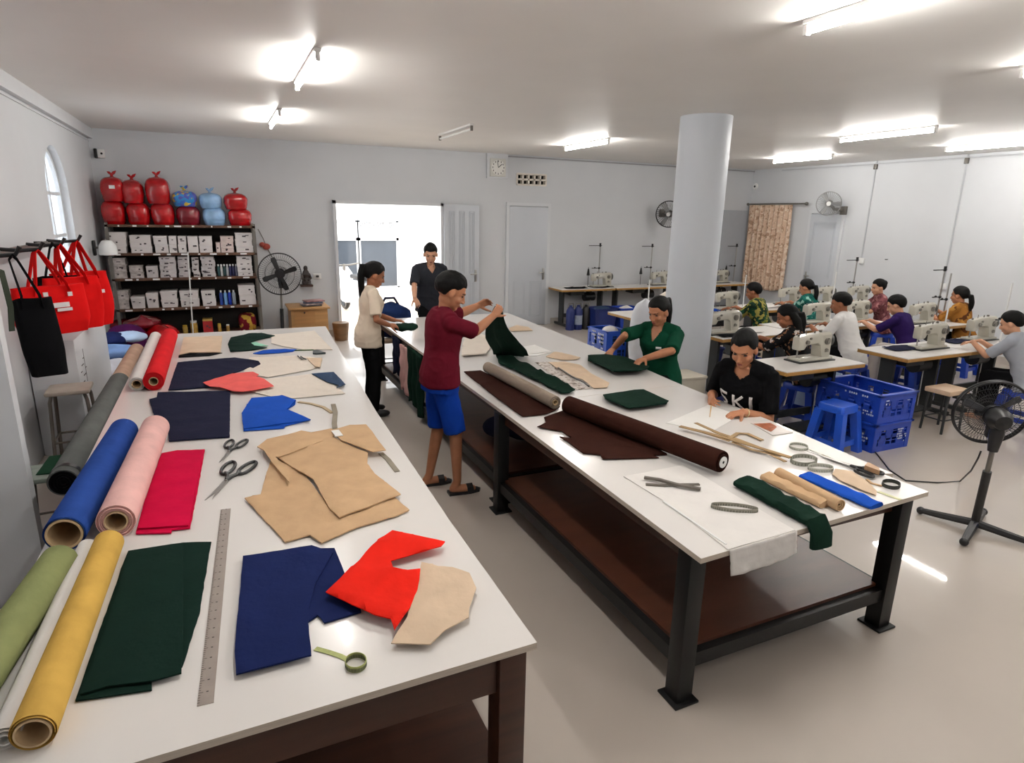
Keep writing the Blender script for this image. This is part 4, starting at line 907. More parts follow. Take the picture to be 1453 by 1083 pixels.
# bundles on the floor between the table and the rack
def bundle(lab, x, y, z, rx, ry, rz_, m, seed, name='cloth_bundle', cat='cloth', grp='bundled clothes behind the grey roll'):
    b = B(); b.ball((x, y, z + rz_), (rx, ry, rz_), u=28, v=18)
    for v in b.bm.verts:
        n_ = noise.noise(v.co * 5 + V((seed, 0, 0))) * .05 + (1 - abs(noise.noise(v.co * 4 + V((0, seed, 0))))) ** 4 * .04
        v.co += (v.co - V((x, y, z + rz_))).normalized() * n_
        v.co.z = max(v.co.z, z)
    return b.make(name, m, label=lab, cat=cat, group=grp)
b0 = thing('wooden_crate', 'old wooden crate on the floor holding a heap of clothes', 'crate', (-1.2, 7.75, 0)); b0.location.y = 8.75
b = B(); b.box((-1.13, 8.95, .11), (.62, 1.5, .22)); b.make('crate_body', wood('crate_wood', (140, 104, 66), .7), b0, world=True, smooth=False)
for i, (lab, x, y, z, r, c) in enumerate((('white clothes bundle lowest in the heap behind the grey roll', -1.24, 8.2, .22, (.21, .3, .1), (206, 206, 214)), ('light blue clothes bundle in the heap behind the grey roll', -1.24, 8.45, .4, (.2, .26, .07), (120, 150, 200)),
        ('dark blue clothes bundle in the heap at the wall', -1.3, 8.75, .5, (.18, .22, .06), (26, 34, 76)), ('pale blue cloth on top of the clothes heap', -1.12, 8.85, .5, (.17, .22, .06), (176, 196, 224)), ('purple cloth bundle at the back of the heap', -1.22, 9.35, .22, (.22, .26, .2), (72, 24, 70)))):
    bundle(lab, x, y, z, *r, fabric('heap_%d' % i, c), i * 3.1)
for i, (lab, x, y, z, r, m) in enumerate((('large red plastic parcel in front of the rack, left', -1.24, 10.0, .26, (.2, .24, .12), M_BAGD), ('red plastic parcel in front of the rack, right', -.84, 10.02, .26, (.19, .23, .11), M_BAGR), ('small red parcel on top of the others', -1.08, 10.1, .46, (.2, .2, .08), M_BAGD))):
    bundle(lab, x, y, z, *r, m, i * 5.7, 'plastic_parcel', 'bag', 'red parcels before the rack')
b = B(); b.box((-1.04, 10.03, .13), (.8, .5, .26), bev=.005); b.make('carton', mat('carton', (150, 118, 84), .8, var=.1), label='brown carton under the red parcels in front of the rack', cat='box')

# ------------------------------------------------------------------ on and along the back wall
def wall_obj(name, lab, cat, px, py, y=YB): p = PY(px, py, y); return thing(name, lab, cat, tuple(p)), p
c0_, c1_ = PY(694, 225, YB), PY(716, 251, YB)
t = thing('wall_clock', 'square white wall clock in a shallow housing near the ceiling', 'clock', ((c0_.x + c1_.x) / 2, YB, c1_.z)); cxm, czm = (c0_.x + c1_.x) / 2, (c0_.z + c1_.z) / 2; W = c1_.x - c0_.x
b = B(); b.box((cxm, YB - .03, czm), (W, .06, W), bev=.01); b.make('case', mat('clock_case', (214, 212, 204), .4), t, world=True)
b = B(); b.box((cxm, YB - .02, czm + .03), (W + .1, .03, W + .12)); b.make('back_board', M_TRIM, t, world=True, smooth=False)
b = B(); b.cone((cxm, YB - .06, czm), (cxm, YB - .065, czm), W * .42, n=32); f = b.make('dial', mat('dial', (236, 234, 228), .4, var=0), t, world=True)
b = B()
for k in range(12):
    an = k * pi / 6; b.box((cxm + sin(an) * W * .35, YB - .067, czm + cos(an) * W * .35), (.012, .004, .028), M=None)
b.make('hour_marks', M_INKL, f, world=True, smooth=False)
b = B(); b.tube([(cxm, YB - .07, czm), (cxm + .07, YB - .07, czm + .06)], .006); b.tube([(cxm, YB - .07, czm), (cxm - .02, YB - .07, czm + .12)], .004); b.make('hands', M_BLACKP, f, world=True)
t, p = wall_obj('motion_sensor', 'small black and white sensor high in the left corner of the back wall', 'sensor', 140, 218)
b = B(); b.box(p + V((.03, -.02, 0)), (.1, .05, .12), bev=.012); b.make('housing', M_WPLAST, t, world=True); b = B(); b.box(p + V((-.03, -.03, 0)), (.04, .06, .13), bev=.01); b.cone(p + V((.04, -.045, 0)), p + V((.04, -.05, 0)), .015); b.make('lens', M_BLACKP, t, world=True)
t = thing('fire_sensor', 'small round white sensor with a dark centre above the curtain', 'sensor', tuple(PX(1066, 265, XR))); p = PX(1066, 265, XR)
p.y = min(p.y, YB - .1); b = B(); b.cone(p, p + V((-.03, 0, 0)), .07, .06, 20); b.make('housing', M_WPLAST, t, world=True); b = B(); b.cone(p + V((-.03, 0, 0)), p + V((-.04, 0, 0)), .022); b.make('lens', M_BLACKP, t, world=True)
t, p = wall_obj('wall_socket', 'small white wall socket with a black plug right of the carved figure', 'socket', 450, 392)
b = B(); b.box(p + V((0, -.01, 0)), (.13, .02, .09), bev=.004); b.make('plate', M_WPLAST, t, world=True); b = B(); b.box(p + V((0, -.035, 0)), (.05, .04, .035), bev=.01); b.make('plug', M_BLACKP, t, world=True)
# small dark carved figure on a bracket shelf
t, p = wall_obj('carved_figure', 'small dark carved figure on a wall bracket beside the standing fan', 'figurine', 435, 404, YB - .12)
b = B(); b.box(p + V((0, .03, -.015)), (.2, .18, .03), bev=.008); b.make('bracket_shelf', M_DARKWOOD, t, world=True)
b = B(); b.lathe([(0, 0), (.07, 0), (.075, .05), (.05, .12), (.065, .17), (.04, .23), (.02, .25), (.0, .25)], 16, Matrix.Translation(p)); b.ball(p + V((0, 0, .27)), (.036, .036, .045)); b.tube([p + V((-.05, -.02, .18)), p + V((-.07, -.05, .1)), p + V((-.02, -.07, .09))], .018); b.tube([p + V((.05, -.02, .18)), p + V((.075, -.05, .11)), p + V((.03, -.07, .08))], .018)
bm2 = remesh(b.bm, .008, 1); b.bm = bm2; b.make('figure', mat('carved_dark', (44, 34, 30), .5, var=.3, sc=25), t, world=True)
# red plug and hanging cord
p0 = PY(366, 325, YB - .02); p1 = PY(378, 350, YB - .03); p2 = PY(386, 365, YB - .04)
t = thing('power_cord', 'red plug connector with a cord hanging above the standing fan', 'cord', tuple(p1))
b = B(); b.tube([p0, p0.lerp(p1, .5) + V((.01, 0, 0)), p1], .006); b.tube([p1, p1.lerp(p2, .5), p2], .009); b.make('cable', M_GREYM, t, world=True)
b = B(); b.ball(p1, (.06, .04, .05)); b.ball(p1 + V((-.06, 0, .03)), (.045, .035, .04)); b.make('plug', mat('red_plug', (170, 70, 54), .5), t, world=True)

# small wooden cabinet with magazines
cz0 = .62; t = thing('wooden_cabinet', 'small light-wood cabinet with one drawer beside the doorway', 'cabinet', (1.28, 10.55, 0))
MC = wood('light_wood', (186, 140, 88), .5, .15)
ca0, cb0 = PY(411, 440, 10.3), PY(467, 442, 10.3); cx0, cx1 = ca0.x, cb0.x
b = B(); b.box(((cx0 + cx1) / 2, 10.6, .3), (cx1 - cx0 - .04, .54, .6)); b.make('carcass', MC, t, world=True, smooth=False)
b = B(); b.box(((cx0 + cx1) / 2, 10.58, .615), (cx1 - cx0 + .03, .62, .03), bev=.004); b.make('top', MC, t, world=True)
b = B(); b.box(((cx0 + cx1) / 2 - .08, 10.32, .47), (cx1 - cx0 - .28, .02, .2)); d_ = b.make('drawer', wood('light_wood_b', (176, 128, 76), .5, .15), t, world=True, smooth=False)
b = B(); b.ball(((cx0 + cx1) / 2 - .08, 10.3, .55), .014); b.make('knob', M_DARKWOOD, d_, world=True)
for i, (c, rz_) in enumerate((((70, 74, 84), .1), ((190, 170, 168), .35), ((84, 96, 120), -.1), ((150, 110, 110), .2))):
    b = B(); b.box(((cx0 + cx1) / 2 + .05 + .015 * i, 10.5, .645 + i * .022), (.3, .22, .021), rz=rz_, bev=.004); b.make('magazine', mat('magazine_%d' % i, c, .35, var=.5, sc=14), label=['dark magazine at the bottom of the pile on the wooden cabinet', 'pinkish magazine second from the bottom on the wooden cabinet', 'blue-grey magazine third up on the wooden cabinet', 'rosy magazine on top of the pile on the cabinet'][i], cat='magazine', group='magazines on the cabinet')
b = B(); b.lathe([(0, 0), (.11, 0), (.14, .28), (.135, .3), (.0, .29)], 20, Matrix.Translation((1.75, 10.7, 0))); b.make('waste_bin', wood('bin_brown', (120, 90, 60)), label='small brown bin right of the wooden cabinet', cat='bin')

# ------------------------------------------------------------------ fans
def pedestal_fan(lab, base, head, R, face, up_tilt, guardm, bladem, nb=4, base_kind='cross', wires=56, alpha=1):
    """base, head: world points; face: horizontal direction the fan looks"""
    t = thing('standing_fan', lab, 'fan', tuple(base), 0, 'standing fans'); base, head = V(base), V(head)
    if base_kind == 'cross':
        for k in range(4):
            an = k * pi / 2 + .35; e = base + V((cos(an) * .33, sin(an) * .33, .03))
            b = B(); b.tube([base + V((0, 0, .055)), base.lerp(e, .6) + V((0, 0, .02)), e], [.03, .026, .022], 8); b.ball(e - V((0, 0, .0)), .028); b.make('base_leg', M_BLACKP, t, world=True)
    else:
        b = B(); b.lathe([(0, 0), (.26, 0), (.26, .02), (.22, .05), (.05, .09), (0, .09)], 30, Matrix.Translation(base)); b.make('round_base', M_BLACKP, t, world=True)
    f = V(face).normalized(); f = (f * cos(up_tilt) + V((0, 0, 1)) * sin(up_tilt)).normalized()
    top = head - f * .13
    joint = base.lerp(V((top.x, top.y, top.z)), .55)
    b = B(); b.cone(base + V((0, 0, .03)), joint, .027, n=14); b.make('lower_pole', M_BLACKP, t, world=True)
    b = B(); b.cone(joint, top - V((0, 0, .12)), .016, n=12); b.make('upper_pole', M_GREYM, t, world=True)
    b = B(); b.loft([[top - V((0, 0, z)) + V((cos(q) * r, sin(q) * r, 0)) for q in [k * pi / 6 for k in range(12)]] for z, r in ((.22, .03), (.1, .045), (.0, .035))]); b.make('neck', M_BLACKP, t, world=True)
    M = Matrix.Translation(head) @ f.to_track_quat('Z', 'Y').to_matrix().to_4x4()
    b = B(); b.lathe([(0, -.2), (.05, -.19), (.075, -.14), (.07, -.07), (.03, -.05), (0, -.05)], 24, M); b.make('motor_housing', M_BLACKP, t, world=True)
    b = B(); b.lathe([(0, -.05), (.05, -.045), (.055, .0), (.035, .03), (0, .035)], 20, M); b.make('hub', M_BLACKP, t, world=True)
    for k in range(nb):
        an = 2 * pi * k / nb + .35; rings = []
        def bl(u, v):
            r = .045 + u * (R * .84 - .045); w = (R * .24) * (.55 + .6 * u ** .6) * (1 - max(0, u - .85) * 2.4); q = (v - .5) * w
            tw = .5 - .3 * u; return M @ (Matrix.Rotation(an, 4, 'Z') @ V((r, q * cos(tw), q * sin(tw) - .005)))
        b = B(); b.sheet(bl, 12, 6); o = b.make('blade', bladem, t, world=True); md = o.modifiers.new('s', 'SOLIDIFY'); md.thickness = .004
    for nm, zz, sgn in (('front_guard', .055, 1), ('rear_guard', -.06, -1)):
        b = B(); b.torus((0, 0, 0), R, .0075, M.to_3x3(), n=56, k=6) if False else b.tube([M @ V((R * cos(2 * pi * k / 56), R * sin(2 * pi * k / 56), .012 * sgn)) for k in range(56)], .008, 6, closed=True)
        for rr in (.36, .68): b.tube([M @ V((R * rr * cos(2 * pi * k / 40), R * rr * sin(2 * pi * k / 40), zz * (1 - rr * rr * .5))) for k in range(40)], .0022, 4, closed=True)
        for k in range(wires):
            an = 2 * pi * k / wires; an2 = an + .22 * sgn
            b.tube([M @ V((.05 * cos(an), .05 * sin(an), zz)), M @ V((R * .55 * cos(an * .4 + an2 * .6), R * .55 * sin(an * .4 + an2 * .6), zz * .95)), M @ V((R * .9 * cos(an2), R * .9 * sin(an2), zz * .55)), M @ V((R * cos(an2), R * sin(an2), .012 * sgn))], .0014, 4, cap=False)
        b.cone(M @ V((0, 0, zz + .002 * sgn)), M @ V((0, 0, zz + .008 * sgn)), .055 if sgn > 0 else .075, n=20)
        b.make(nm, guardm, t, world=True)
    return t
M_GUARD = mat('guard_dark', (44, 44, 46), .35, .4); M_GUARDL = mat('guard_light', (150, 150, 150), .35, .5)
hd = PY(397, 389, 10.0); pedestal_fan('black standing fan with four blades between the rack and the wooden cabinet', (hd.x - .02, 10.12, 0), hd, .305, (-.12, -1, 0), 0, M_GUARD, M_BLACKP, 4, 'round')
# ------------------------------------------------------------------ sewing area
ZS_ = .75
M_STAND = mat('stand_dark', (52, 54, 54), .5, .3); M_CREAMP = mat('machine_enamel', (188, 184, 171), .28, var=.04, coat=.4)
M_TABTOP = mat('sewing_top', (218, 214, 210), .35, var=.02)
def sewing_table(lab, x0, x1, y0, y1, extras=True):
    w, d = x1 - x0, y1 - y0
    t = thing('sewing_table', lab, 'sewing table', ((x0 + x1) / 2, (y0 + y1) / 2, 0), 0, 'sewing tables')
    b = B(); b.box((0, 0, ZS_ - .004), (w, d, .008)); b.make('table_top', M_TABTOP, t, smooth=False)
    b = B(); b.box((0, 0, ZS_ - .026), (w, d, .036), bev=.004); b.make('edge_band', M_PLY, t, label='yellowish plywood edge')
    for s in (-1, 1):
        x = s * (w / 2 - .16)
        b = B(); b.box((x, .02, .38), (.035, .16, .66)); b.box((x, 0, .04), (.05, d * .92, .05), bev=.01); b.box((x, 0, .7), (.05, d * .7, .03)); b.make('leg', M_STAND, t)
    b = B(); b.box((0, .08, .2), (w - .34, .03, .07)); b.make('crossbar', M_STAND, t, smooth=False)
    b = B(); b.box((.02, -.08, .1), (.36, .22, .02), M=None); p = b.make('pedal', M_STAND, t, smooth=False)
    b = B(); b.cone((.12, -.07, .11), (.22, .0, .62), .006, n=6); b.make('pedal_rod', M_STEEL, p)
    b = B(); b.cone((.08, .04, .56), (.3, .04, .56), .085, n=20); b.box((.19, .04, .66), (.08, .08, .08)); b.make('motor', M_BLACKP, t)
    b = B(); b.box((-.18, -.02, .66), (.3, .26, .09), bev=.01); b.make('knee_tray', M_STAND, t)
    return t
# industrial machine: bed, pillar and arm in one casting; needle side at -x, hand wheel at +x, worker at -y
def machine_proto():
    t = thing('sewing_machine', '', 'sewing machine', (0, 0, 0), 0, 'sewing machines')
    b = B(); b.box((.0, 0, .006), (.5, .2, .014), bev=.004); b.make('oil_pan', mat('machine_base', (34, 36, 34), .4), t)
    b = B(); b.box((0, 0, .025), (.45, .16, .026), bev=.006); b.make('bed', M_CREAMP, t)
    b = B()
    sec = lambda x, z0, z1, d: [V((x, y * d / 2, z)) for y, z in ((-1, z0 + .01), (-.8, z0), (.8, z0), (1, z0 + .01), (1, z1 - .02), (.7, z1), (-.7, z1), (-1, z1 - .02))]
    b.loft([sec(-.225, .13, .245, .075), sec(-.215, .12, .255, .095), (sec(-.15, .125, .262, .1)), sec(-.12, .165, .268, .095), sec(.03, .175, .275, .1), sec(.06, .15, .278, .11), sec(.085, .03, .28, .13), sec(.185, .03, .285, .135), sec(.2, .04, .275, .12)])
    b.make('arm_and_pillar', M_CREAMP, t)
    b = B(); b.cone((-.19, 0, .03), (-.19, 0, .13), .006, n=8); b.cone((-.17, .015, .035), (-.17, .015, .13), .007, n=8); b.box((-.17, .0, .04), (.03, .05, .006)); b.make('needle_bar', M_STEEL, t)
    b = B(); b.cone((.2, 0, .2), (.235, 0, .2), .068, n=28); b.cone((.235, 0, .2), (.24, 0, .2), .05, .04, n=28); b.make('hand_wheel', mat('wheel_grey', (96, 96, 92), .35, .4), t)
    b = B(); b.cone((.13, -.066, .2), (.13, -.082, .2), .034, n=22); b.cone((.13, -.08, .2), (.13, -.09, .2), .022, n=22); o = b.make('stitch_dial', mat('dial_grey', (120, 116, 108), .4), t)
    b = B(); b.cone((.13, -.066, .115), (.13, -.085, .105), .018, n=16); b.box((.12, -.085, .1), (.05, .012, .014), bev=.004); b.make('reverse_lever', MATS['dial_grey'], t)
    b = B(); b.cone((-.13, -.045, .2), (-.13, -.07, .2), .02, n=16); b.cone((-.085, -.045, .235), (-.085, -.062, .235), .012, n=12); b.make('tension_dial', MATS['dial_grey'], t)
    for q in ((-.1, .26, .31, .004), (.02, .27, .3, .007), (-.2, .25, .275, .012), (.1, .28, .3, .014)): b = B(); b.cone((q[0], 0, q[1]), (q[0], 0, q[2]), q[3], n=8); b.make('thread_guide', M_GREYM, t)
    return t
MP = machine_proto(); mp_used = [False]
def machine(lab, x, y, rz=0, z=ZS_):
    if not mp_used[0]: mp_used[0] = True; MP.location = (x, y, z); MP.rotation_euler = (0, 0, rz); MP['label'] = lab; return MP
    return dup(MP, (x, y, z), rz, lab)
def thread_stand(lab, top, y, cone_col=None, thin=False, mid=True, arms=True):
    """top: photo position of the rod's top; the rod stands on the table at depth y"""
    p = PY(top[0], top[1], y); t = thing('thread_stand', lab, 'thread stand', (p.x, y, ZS_), 0, 'thread stands'); h = p.z - ZS_
    b = B(); b.cone((0, 0, 0), (0, 0, h), .009 if thin else .011, n=8); b.make('rod', M_STEEL if not thin else M_WPLAST, t)
    if arms:
        b = B(); b.box((-.11, 0, h - .05), (.3, .012, .012)); b.cone((.0, 0, h - .07), (0, 0, h), .02, n=8); b.make('top_arm', M_BLACKP, t)
    if mid:
        b = B(); b.box((-.07, 0, h * .42), (.2, .014, .014)); b.ball((0, 0, h * .42), .022); b.ball((-.1, 0, h * .42 + .01), .016); b.make('spool_arm', M_BLACKP, t)
    if cone_col:
        b = B(); b.lathe([(0, 0), (.03, 0), (.032, .01), (.014, .13), (0, .13)], 14, Matrix.Translation((-.26, -.02, .22))); b.cone((-.26, -.02, 0), (-.26, -.02, .38), .005, n=6); b.make('thread_cone', cone_col, t)
    return t
# nearest row
sewing_table('sewing table behind the woman in the black printed shirt, nearest the cutting table', 4.66, 5.73, 4.02, 4.54)
sewing_table('sewing table right of the blue crates with an unattended machine', 6.35, 7.43, 4.0, 4.58)
sewing_table('sewing table where the person in the grey shirt works', 7.44, 8.52, 4.0, 4.58)
machine('unattended sewing machine right behind the writing woman', 5.3, 4.32); machine('unattended sewing machine on the table behind the wooden stool', 7.12, 4.3); machine('sewing machine in front of the person in the grey shirt', 8.28, 4.42)
# second row
sewing_table('sewing table of the woman in the black and white blouse', 5.26, 6.5, 5.5, 6.06); sewing_table('sewing table of the man in the white shirt', 6.54, 7.6, 5.6, 6.2)
sewing_table('sewing table of the worker in the purple shirt', 7.62, 8.46, 5.6, 6.2); sewing_table('sewing table of the woman in the orange blouse', 8.48, 9.56, 5.2, 5.76)
machine('sewing machine just right of the round column', 5.52, 5.8); machine('sewing machine used by the man in the white shirt', 7.36, 6.0); machine('sewing machine used by the worker in purple', 8.12, 5.98); machine('sewing machine used by the woman in orange', 8.86, 5.52)
# third row
sewing_table('sewing table left of the column with a white bag hanging on it', 5.15, 6.2, 7.15, 7.78); sewing_table('sewing table of the person in the green and yellow blouse', 6.24, 7.4, 7.15, 7.72)
sewing_table('sewing table of the woman in the teal blouse', 7.5, 8.9, 7.15, 7.8); sewing_table('sewing table of the woman in the dusty red blouse', 8.94, 10.3, 7.1, 7.7)
machine('sewing machine of the person in green and yellow', 7.06, 7.42); machine('sewing machine of the woman in teal', 8.62, 7.6); machine('sewing machine left of the woman in dusty red', 9.3, 7.5); machine('sewing machine behind the shoulder of the woman in dusty red', 10.1, 7.45)
# along the back wall
bt = []
for x0, x1, lab in ((5.86, 7.06, 'sewing table along the back wall next to the closed door'), (7.1, 8.7, 'second sewing table along the back wall'), (9.1, 10.6, 'sewing table on the back wall right of the column')):
    sewing_table(lab, x0, x1, 10.44, 11.0)
for px, lab in (((842, 405), 'sewing machine on the back wall table nearest the closed door'), ((922, 402), 'sewing machine on the second back wall table left of the column'), ((1043, 397), 'sewing machine on the back wall table right of the column')):
    p = P(px[0], px[1], ZS_); machine(lab, p.x if p.x < 9 else 9.95, 10.72)
for top, lab in (((852, 345), 'tall thread stand on the first back wall table'), ((926, 346), 'tall thread stand on the second back wall table'), ((1046, 346), 'tall thread stand on the back wall table right of the column')):
    thread_stand(lab, top, 10.88, M_BLACKP)
thread_stand('thread stand behind the white shirted man\'s head', (1217, 365), 7.62); thread_stand('thread stand right of the woman in dusty red', (1270, 364), 7.6)
thread_stand('thread stand left of the woman in orange', (1342, 378), 5.7); thread_stand('slimmer thread stand just behind the woman in orange', (1350, 388), 5.72, arms=False)
thread_stand('pale thin thread stand at the far right', (1437, 402), 4.14, thin=True, mid=True, arms=False); thread_stand('thin white thread pole beside the man in the white shirt', (1187, 386), 6.12, thin=True, arms=False, mid=False)
thread_stand('thin white thread pole over the machine behind the wooden stool', (1348, 425), 4.5, thin=True, arms=False, mid=False); thread_stand('thin white pole at the table left of the column', (922, 397), 7.6, thin=True, arms=False, mid=False)
thread_stand('thin pole at the table of the person in green and yellow', (1059, 390), 7.6, thin=True, arms=False, mid=False)
# cloth lying on tables
M_DK = F_INK
def flat_on(lab, x, y, w, d, m, seed, z=ZS_, th=.006, wr=.015):
    ps = [V((x + w * a, y + d * c, 0)) for a, c in ((-.5, -.4), (-.1, -.5), (.45, -.42), (.5, .3), (.1, .5), (-.42, .45))]
    return cloth('cloth_piece', lab, 'fabric piece', m, None, z, th, wr, group="cloth on the sewing tables", seed=seed, world=ps)
flat_on('dark cloth at the left of the unattended machine behind the stool', 6.78, 4.38, .4, .22, F_INK, 61); flat_on('dark cloth on the first back wall table', 6.25, 10.62, .5, .2, F_BLACK, 62); flat_on('dark cloth right of the first back wall machine', 6.86, 10.6, .36, .16, F_BLACK, 63)
flat_on('dark navy cloth on the table beside the grey shirted person', 7.85, 4.42, .36, .2, F_INK, 64); flat_on('navy cloth beside the man in the white shirt', 6.85, 5.85, .36, .3, F_SLATE, 65); flat_on('white cloth on the table of the woman in black and white', 5.9, 5.78, .4, .26, F_WHITE, 66)
flat_on('dark cloth by the machine right of the column', 5.44, 5.62, .26, .14, F_BLACK, 67); flat_on('blue cloth under the needle of the green and yellow blouse worker', 6.62, 7.4, .5, .3, F_ROYAL, 68); flat_on('white cloth under the hands of the worker in purple', 7.86, 5.86, .2, .24, F_WHITE, 69); flat_on('white cloth on the teal blouse worker\'s table', 8.0, 7.45, .6, .3, F_WHITE, 70)
# ------------------------------------------------------------------ crates, tubs and stools
M_PRINTW = mat('print_pale', (206, 212, 226), .6, var=0)
def crate(lab, A, w, d, h, m=M_BLUEP, rz=0, nx=8, nz=4, prints=(), seed=0, grp='blue plastic crates', z=0):
    """A = front-left floor corner; lattice walls with real openings"""
    t = thing('plastic_crate', lab, 'crate', (A[0], A[1], z), rz, grp)
    b = B(); b.box((w / 2, d / 2, .012), (w - .02, d - .02, .02)); b.make('bottom', m, t, smooth=False)
    def wall(M, L, nm):
        b = B(); th = .008
        b.box((L / 2, 0, h - .03), (L, .02, .06), M=M); b.box((L / 2, 0, .03), (L, th * 1.5, .06), M=M)
        b.box((L / 2, 0, h * .52), (L, th, h * .12), M=M)
        for x in (0.02, L - .02): b.box((x, 0, h / 2), (.05, .018, h), M=M)
        k = max(3, int(L / .075))
        for i in range(1, k): b.box((L * i / k, 0, h / 2), (.018, th, h), M=M)
        for i in range(1, k, 3): b.box((L * (i + .5) / k, 0, h * .28), (L / k, th * .6, h * .46), M=M)
        for i in range(0, k, 2): b.box((L * (i + .5) / k, 0, h * .75), (L / k, th * .6, h * .42), M=M)
        for zz in (.2, .36, .7, .82): b.box((L / 2, 0, h * zz), (L, th * .7, .008), M=M)
        o = b.make(nm, m, t, smooth=False); return o
    fw_ = wall(Matrix(), w, 'side_wall'); wall(Matrix.Translation((0, d, 0)), w, 'side_wall'); R9 = Matrix.Rotation(pi / 2, 4, 'Z')
    lw_ = wall(R9, d, 'side_wall'); wall(Matrix.Translation((w, 0, 0)) @ R9, d, 'side_wall')
    b = B()
    for a, c in (((0, 0), (w, 0)), ((w, 0), (w, d)), ((w, d), (0, d)), ((0, d), (0, 0))):
        b.box(((a[0] + c[0]) / 2, (a[1] + c[1]) / 2, h), (abs(a[0] - c[0]) + .045, abs(a[1] - c[1]) + .045, .022), bev=.006)
    b.make('rim', m, t)
    rn = random.Random(seed)
    for par, face in ((fw_, 0), (lw_, 1)):
        b = B()
        for bx, bz, cols, rows, s in prints[face] if prints else []:
            for r in range(rows):
                for c in range(cols):
                    if rn.random() < .82:
                        u = bx + c * s * 1.15; zz = bz - r * s * 1.6
                        if face == 0: b.box((u, -.012, zz), (s * .7, .003, s * rn.uniform(.6, 1)))
                        else: b.box((-.012, u, zz), (.003, s * .7, s * rn.uniform(.6, 1)))
        if prints: b.make('printed_lettering', M_PRINTW, par, smooth=False)
        else: b.bm.free()
    return t
cA, cB = P(1233, 642, 0), P(1289, 632, 0); hz = .3
cw = (P(1304.7, 553.7, .56) - P(1247.7, 561, .56)).length; cd2 = (P(1177.5, 538.8, .56) - P(1247.7, 561, .56)).length
cA = P(1236, 643, 0)
pr = ([(.34, .2, 4, 4, .016), (.43, .12, 1, 5, .012)], [(.1, .22, 6, 2, .018), (.08, .11, 3, 2, .02)])
crate('lower dark blue plastic crate of the pair beside the blue stool', (cA.x, cA.y), .5, .66, .27, seed=3, prints=([(.32, .2, 5, 5, .015), (.43, .14, 2, 4, .014)], [(.06, .16, 3, 3, .02)]))
crate('upper dark blue plastic crate of the pair, open and empty', (cA.x, cA.y), .5, .66, .27, z=.285, seed=4, prints=([(.08, .22, 2, 2, .02), (.38, .2, 5, 1, .008)], [(.1, .235, 12, 1, .02), (.04, .1, 6, 2, .017)]))
gp = P(866, 467, .55); crate('bright blue crate with white lettering behind the woman in green', (gp.x - .05, gp.y), .36, .5, .5, mat('bright_blue_plastic', (36, 82, 190), .35, var=.05), prints=([], [(.08, .45, 4, 3, .035), (.3, .47, 3, 3, .033), (.08, .25, 3, 5, .03), (.32, .28, 2, 4, .032)]), seed=6)
b = B(); b.ball((gp.x + .12, gp.y + .18, .48), (.12, .13, .08)); b.make('white_bundle', F_WHITE, label='white round bundle lying in the bright blue crate', cat='bundle')
b = B(); b.box((gp.x + .13, gp.y + .25, .23), (.26, .4, .4)); b.make('packed_cloth', F_SLATE, label='slate cloth packed into the bright blue crate', cat='cloth')
def plastic_stool(lab, c, h, w, m, rz=0):
    t = thing('plastic_stool', lab, 'stool', (c[0], c[1], 0), rz, 'plastic stools')
    b = B(); b.loft([[V((sx * w * q, sy * w * q, z)) for sx, sy in ((-.5, -.42), (-.42, -.5), (.42, -.5), (.5, -.42), (.5, .42), (.42, .5), (-.42, .5), (-.5, .42))] for q, z in ((1.04, h - .07), (1.03, h - .015), (.97, h))]); b.make('seat', m, t)
    for sx, sy in ((-1, -1), (1, -1), (1, 1), (-1, 1)):
        b = B(); b.loft([[V((sx * (w * q + a * .035), sy * (w * q + c_ * .035), z)) for a, c_ in ((-1, -1), (1, -1), (1, 1), (-1, 1))] for q, z in ((.62, 0), (.43, h - .06))]); b.make('leg', m, t)
    b = B(); q = w * .57
    for a, c_ in (((-q, -q), (q, -q)), ((q, -q), (q, q)), ((q, q), (-q, q)), ((-q, q), (-q, -q))): b.tube([(a[0], a[1], .1), (c_[0], c_[1], .1)], 0, flat=(.012, .05))
    b.make('leg_rail', m, t); return t
sp = P(1190, 572, .46); plastic_stool('blue plastic stool standing in front of the stacked crates', sp, .46, .25, mat('stool_blue', (34, 84, 196), .3, var=.04), .12)
# stools and tubs
def wood_stool(lab, c, h, w, d, mtop):
    t = thing('wooden_stool', lab, 'stool', (c[0], c[1], 0), 0, 'wooden topped stools')
    b = B(); b.box((0, 0, h - .025), (w, d, .05), bev=.008); b.make('seat', mtop, t)
    for sx, sy in ((-1, -1), (1, -1), (1, 1), (-1, 1)):
        b = B(); b.cone((sx * w * .4, sy * d * .38, h - .04), (sx * w * .44, sy * d * .42, 0), .013, n=8); b.make('leg', M_STAND, t)
    b = B()
    for a, c_ in (((-1, -1), (1, -1)), ((1, -1), (1, 1)), ((1, 1), (-1, 1)), ((-1, 1), (-1, -1))): b.cone((a[0] * w * .43, a[1] * d * .4, .14), (c_[0] * w * .43, c_[1] * d * .4, .14), .008, n=6)
    b.make('foot_rail', M_STAND, t); return t
ws = P(1345, 550, .46); t = wood_stool('light wood topped stool standing by the sewing table at the right', ws, .46, .34, .26, wood('stool_light', (204, 176, 148), .5, .08))
bx = P(970, 531, .42); t = thing('storage_box', 'cream box standing on the floor against the round column', 'box', (4.86, 5.72, 0)); b = B(); b.box((0, 0, .2), (.36, .34, .4), bev=.006); b.make('box_body', mat('cream_box', (206, 198, 182), .5), t); b = B(); b.box((0, 0, .41), (.38, .36, .03), bev=.006); b.make('lid', mat('cream_box', (0, 0, 0)), t)
t.location = (bx.x, bx.y, 0)
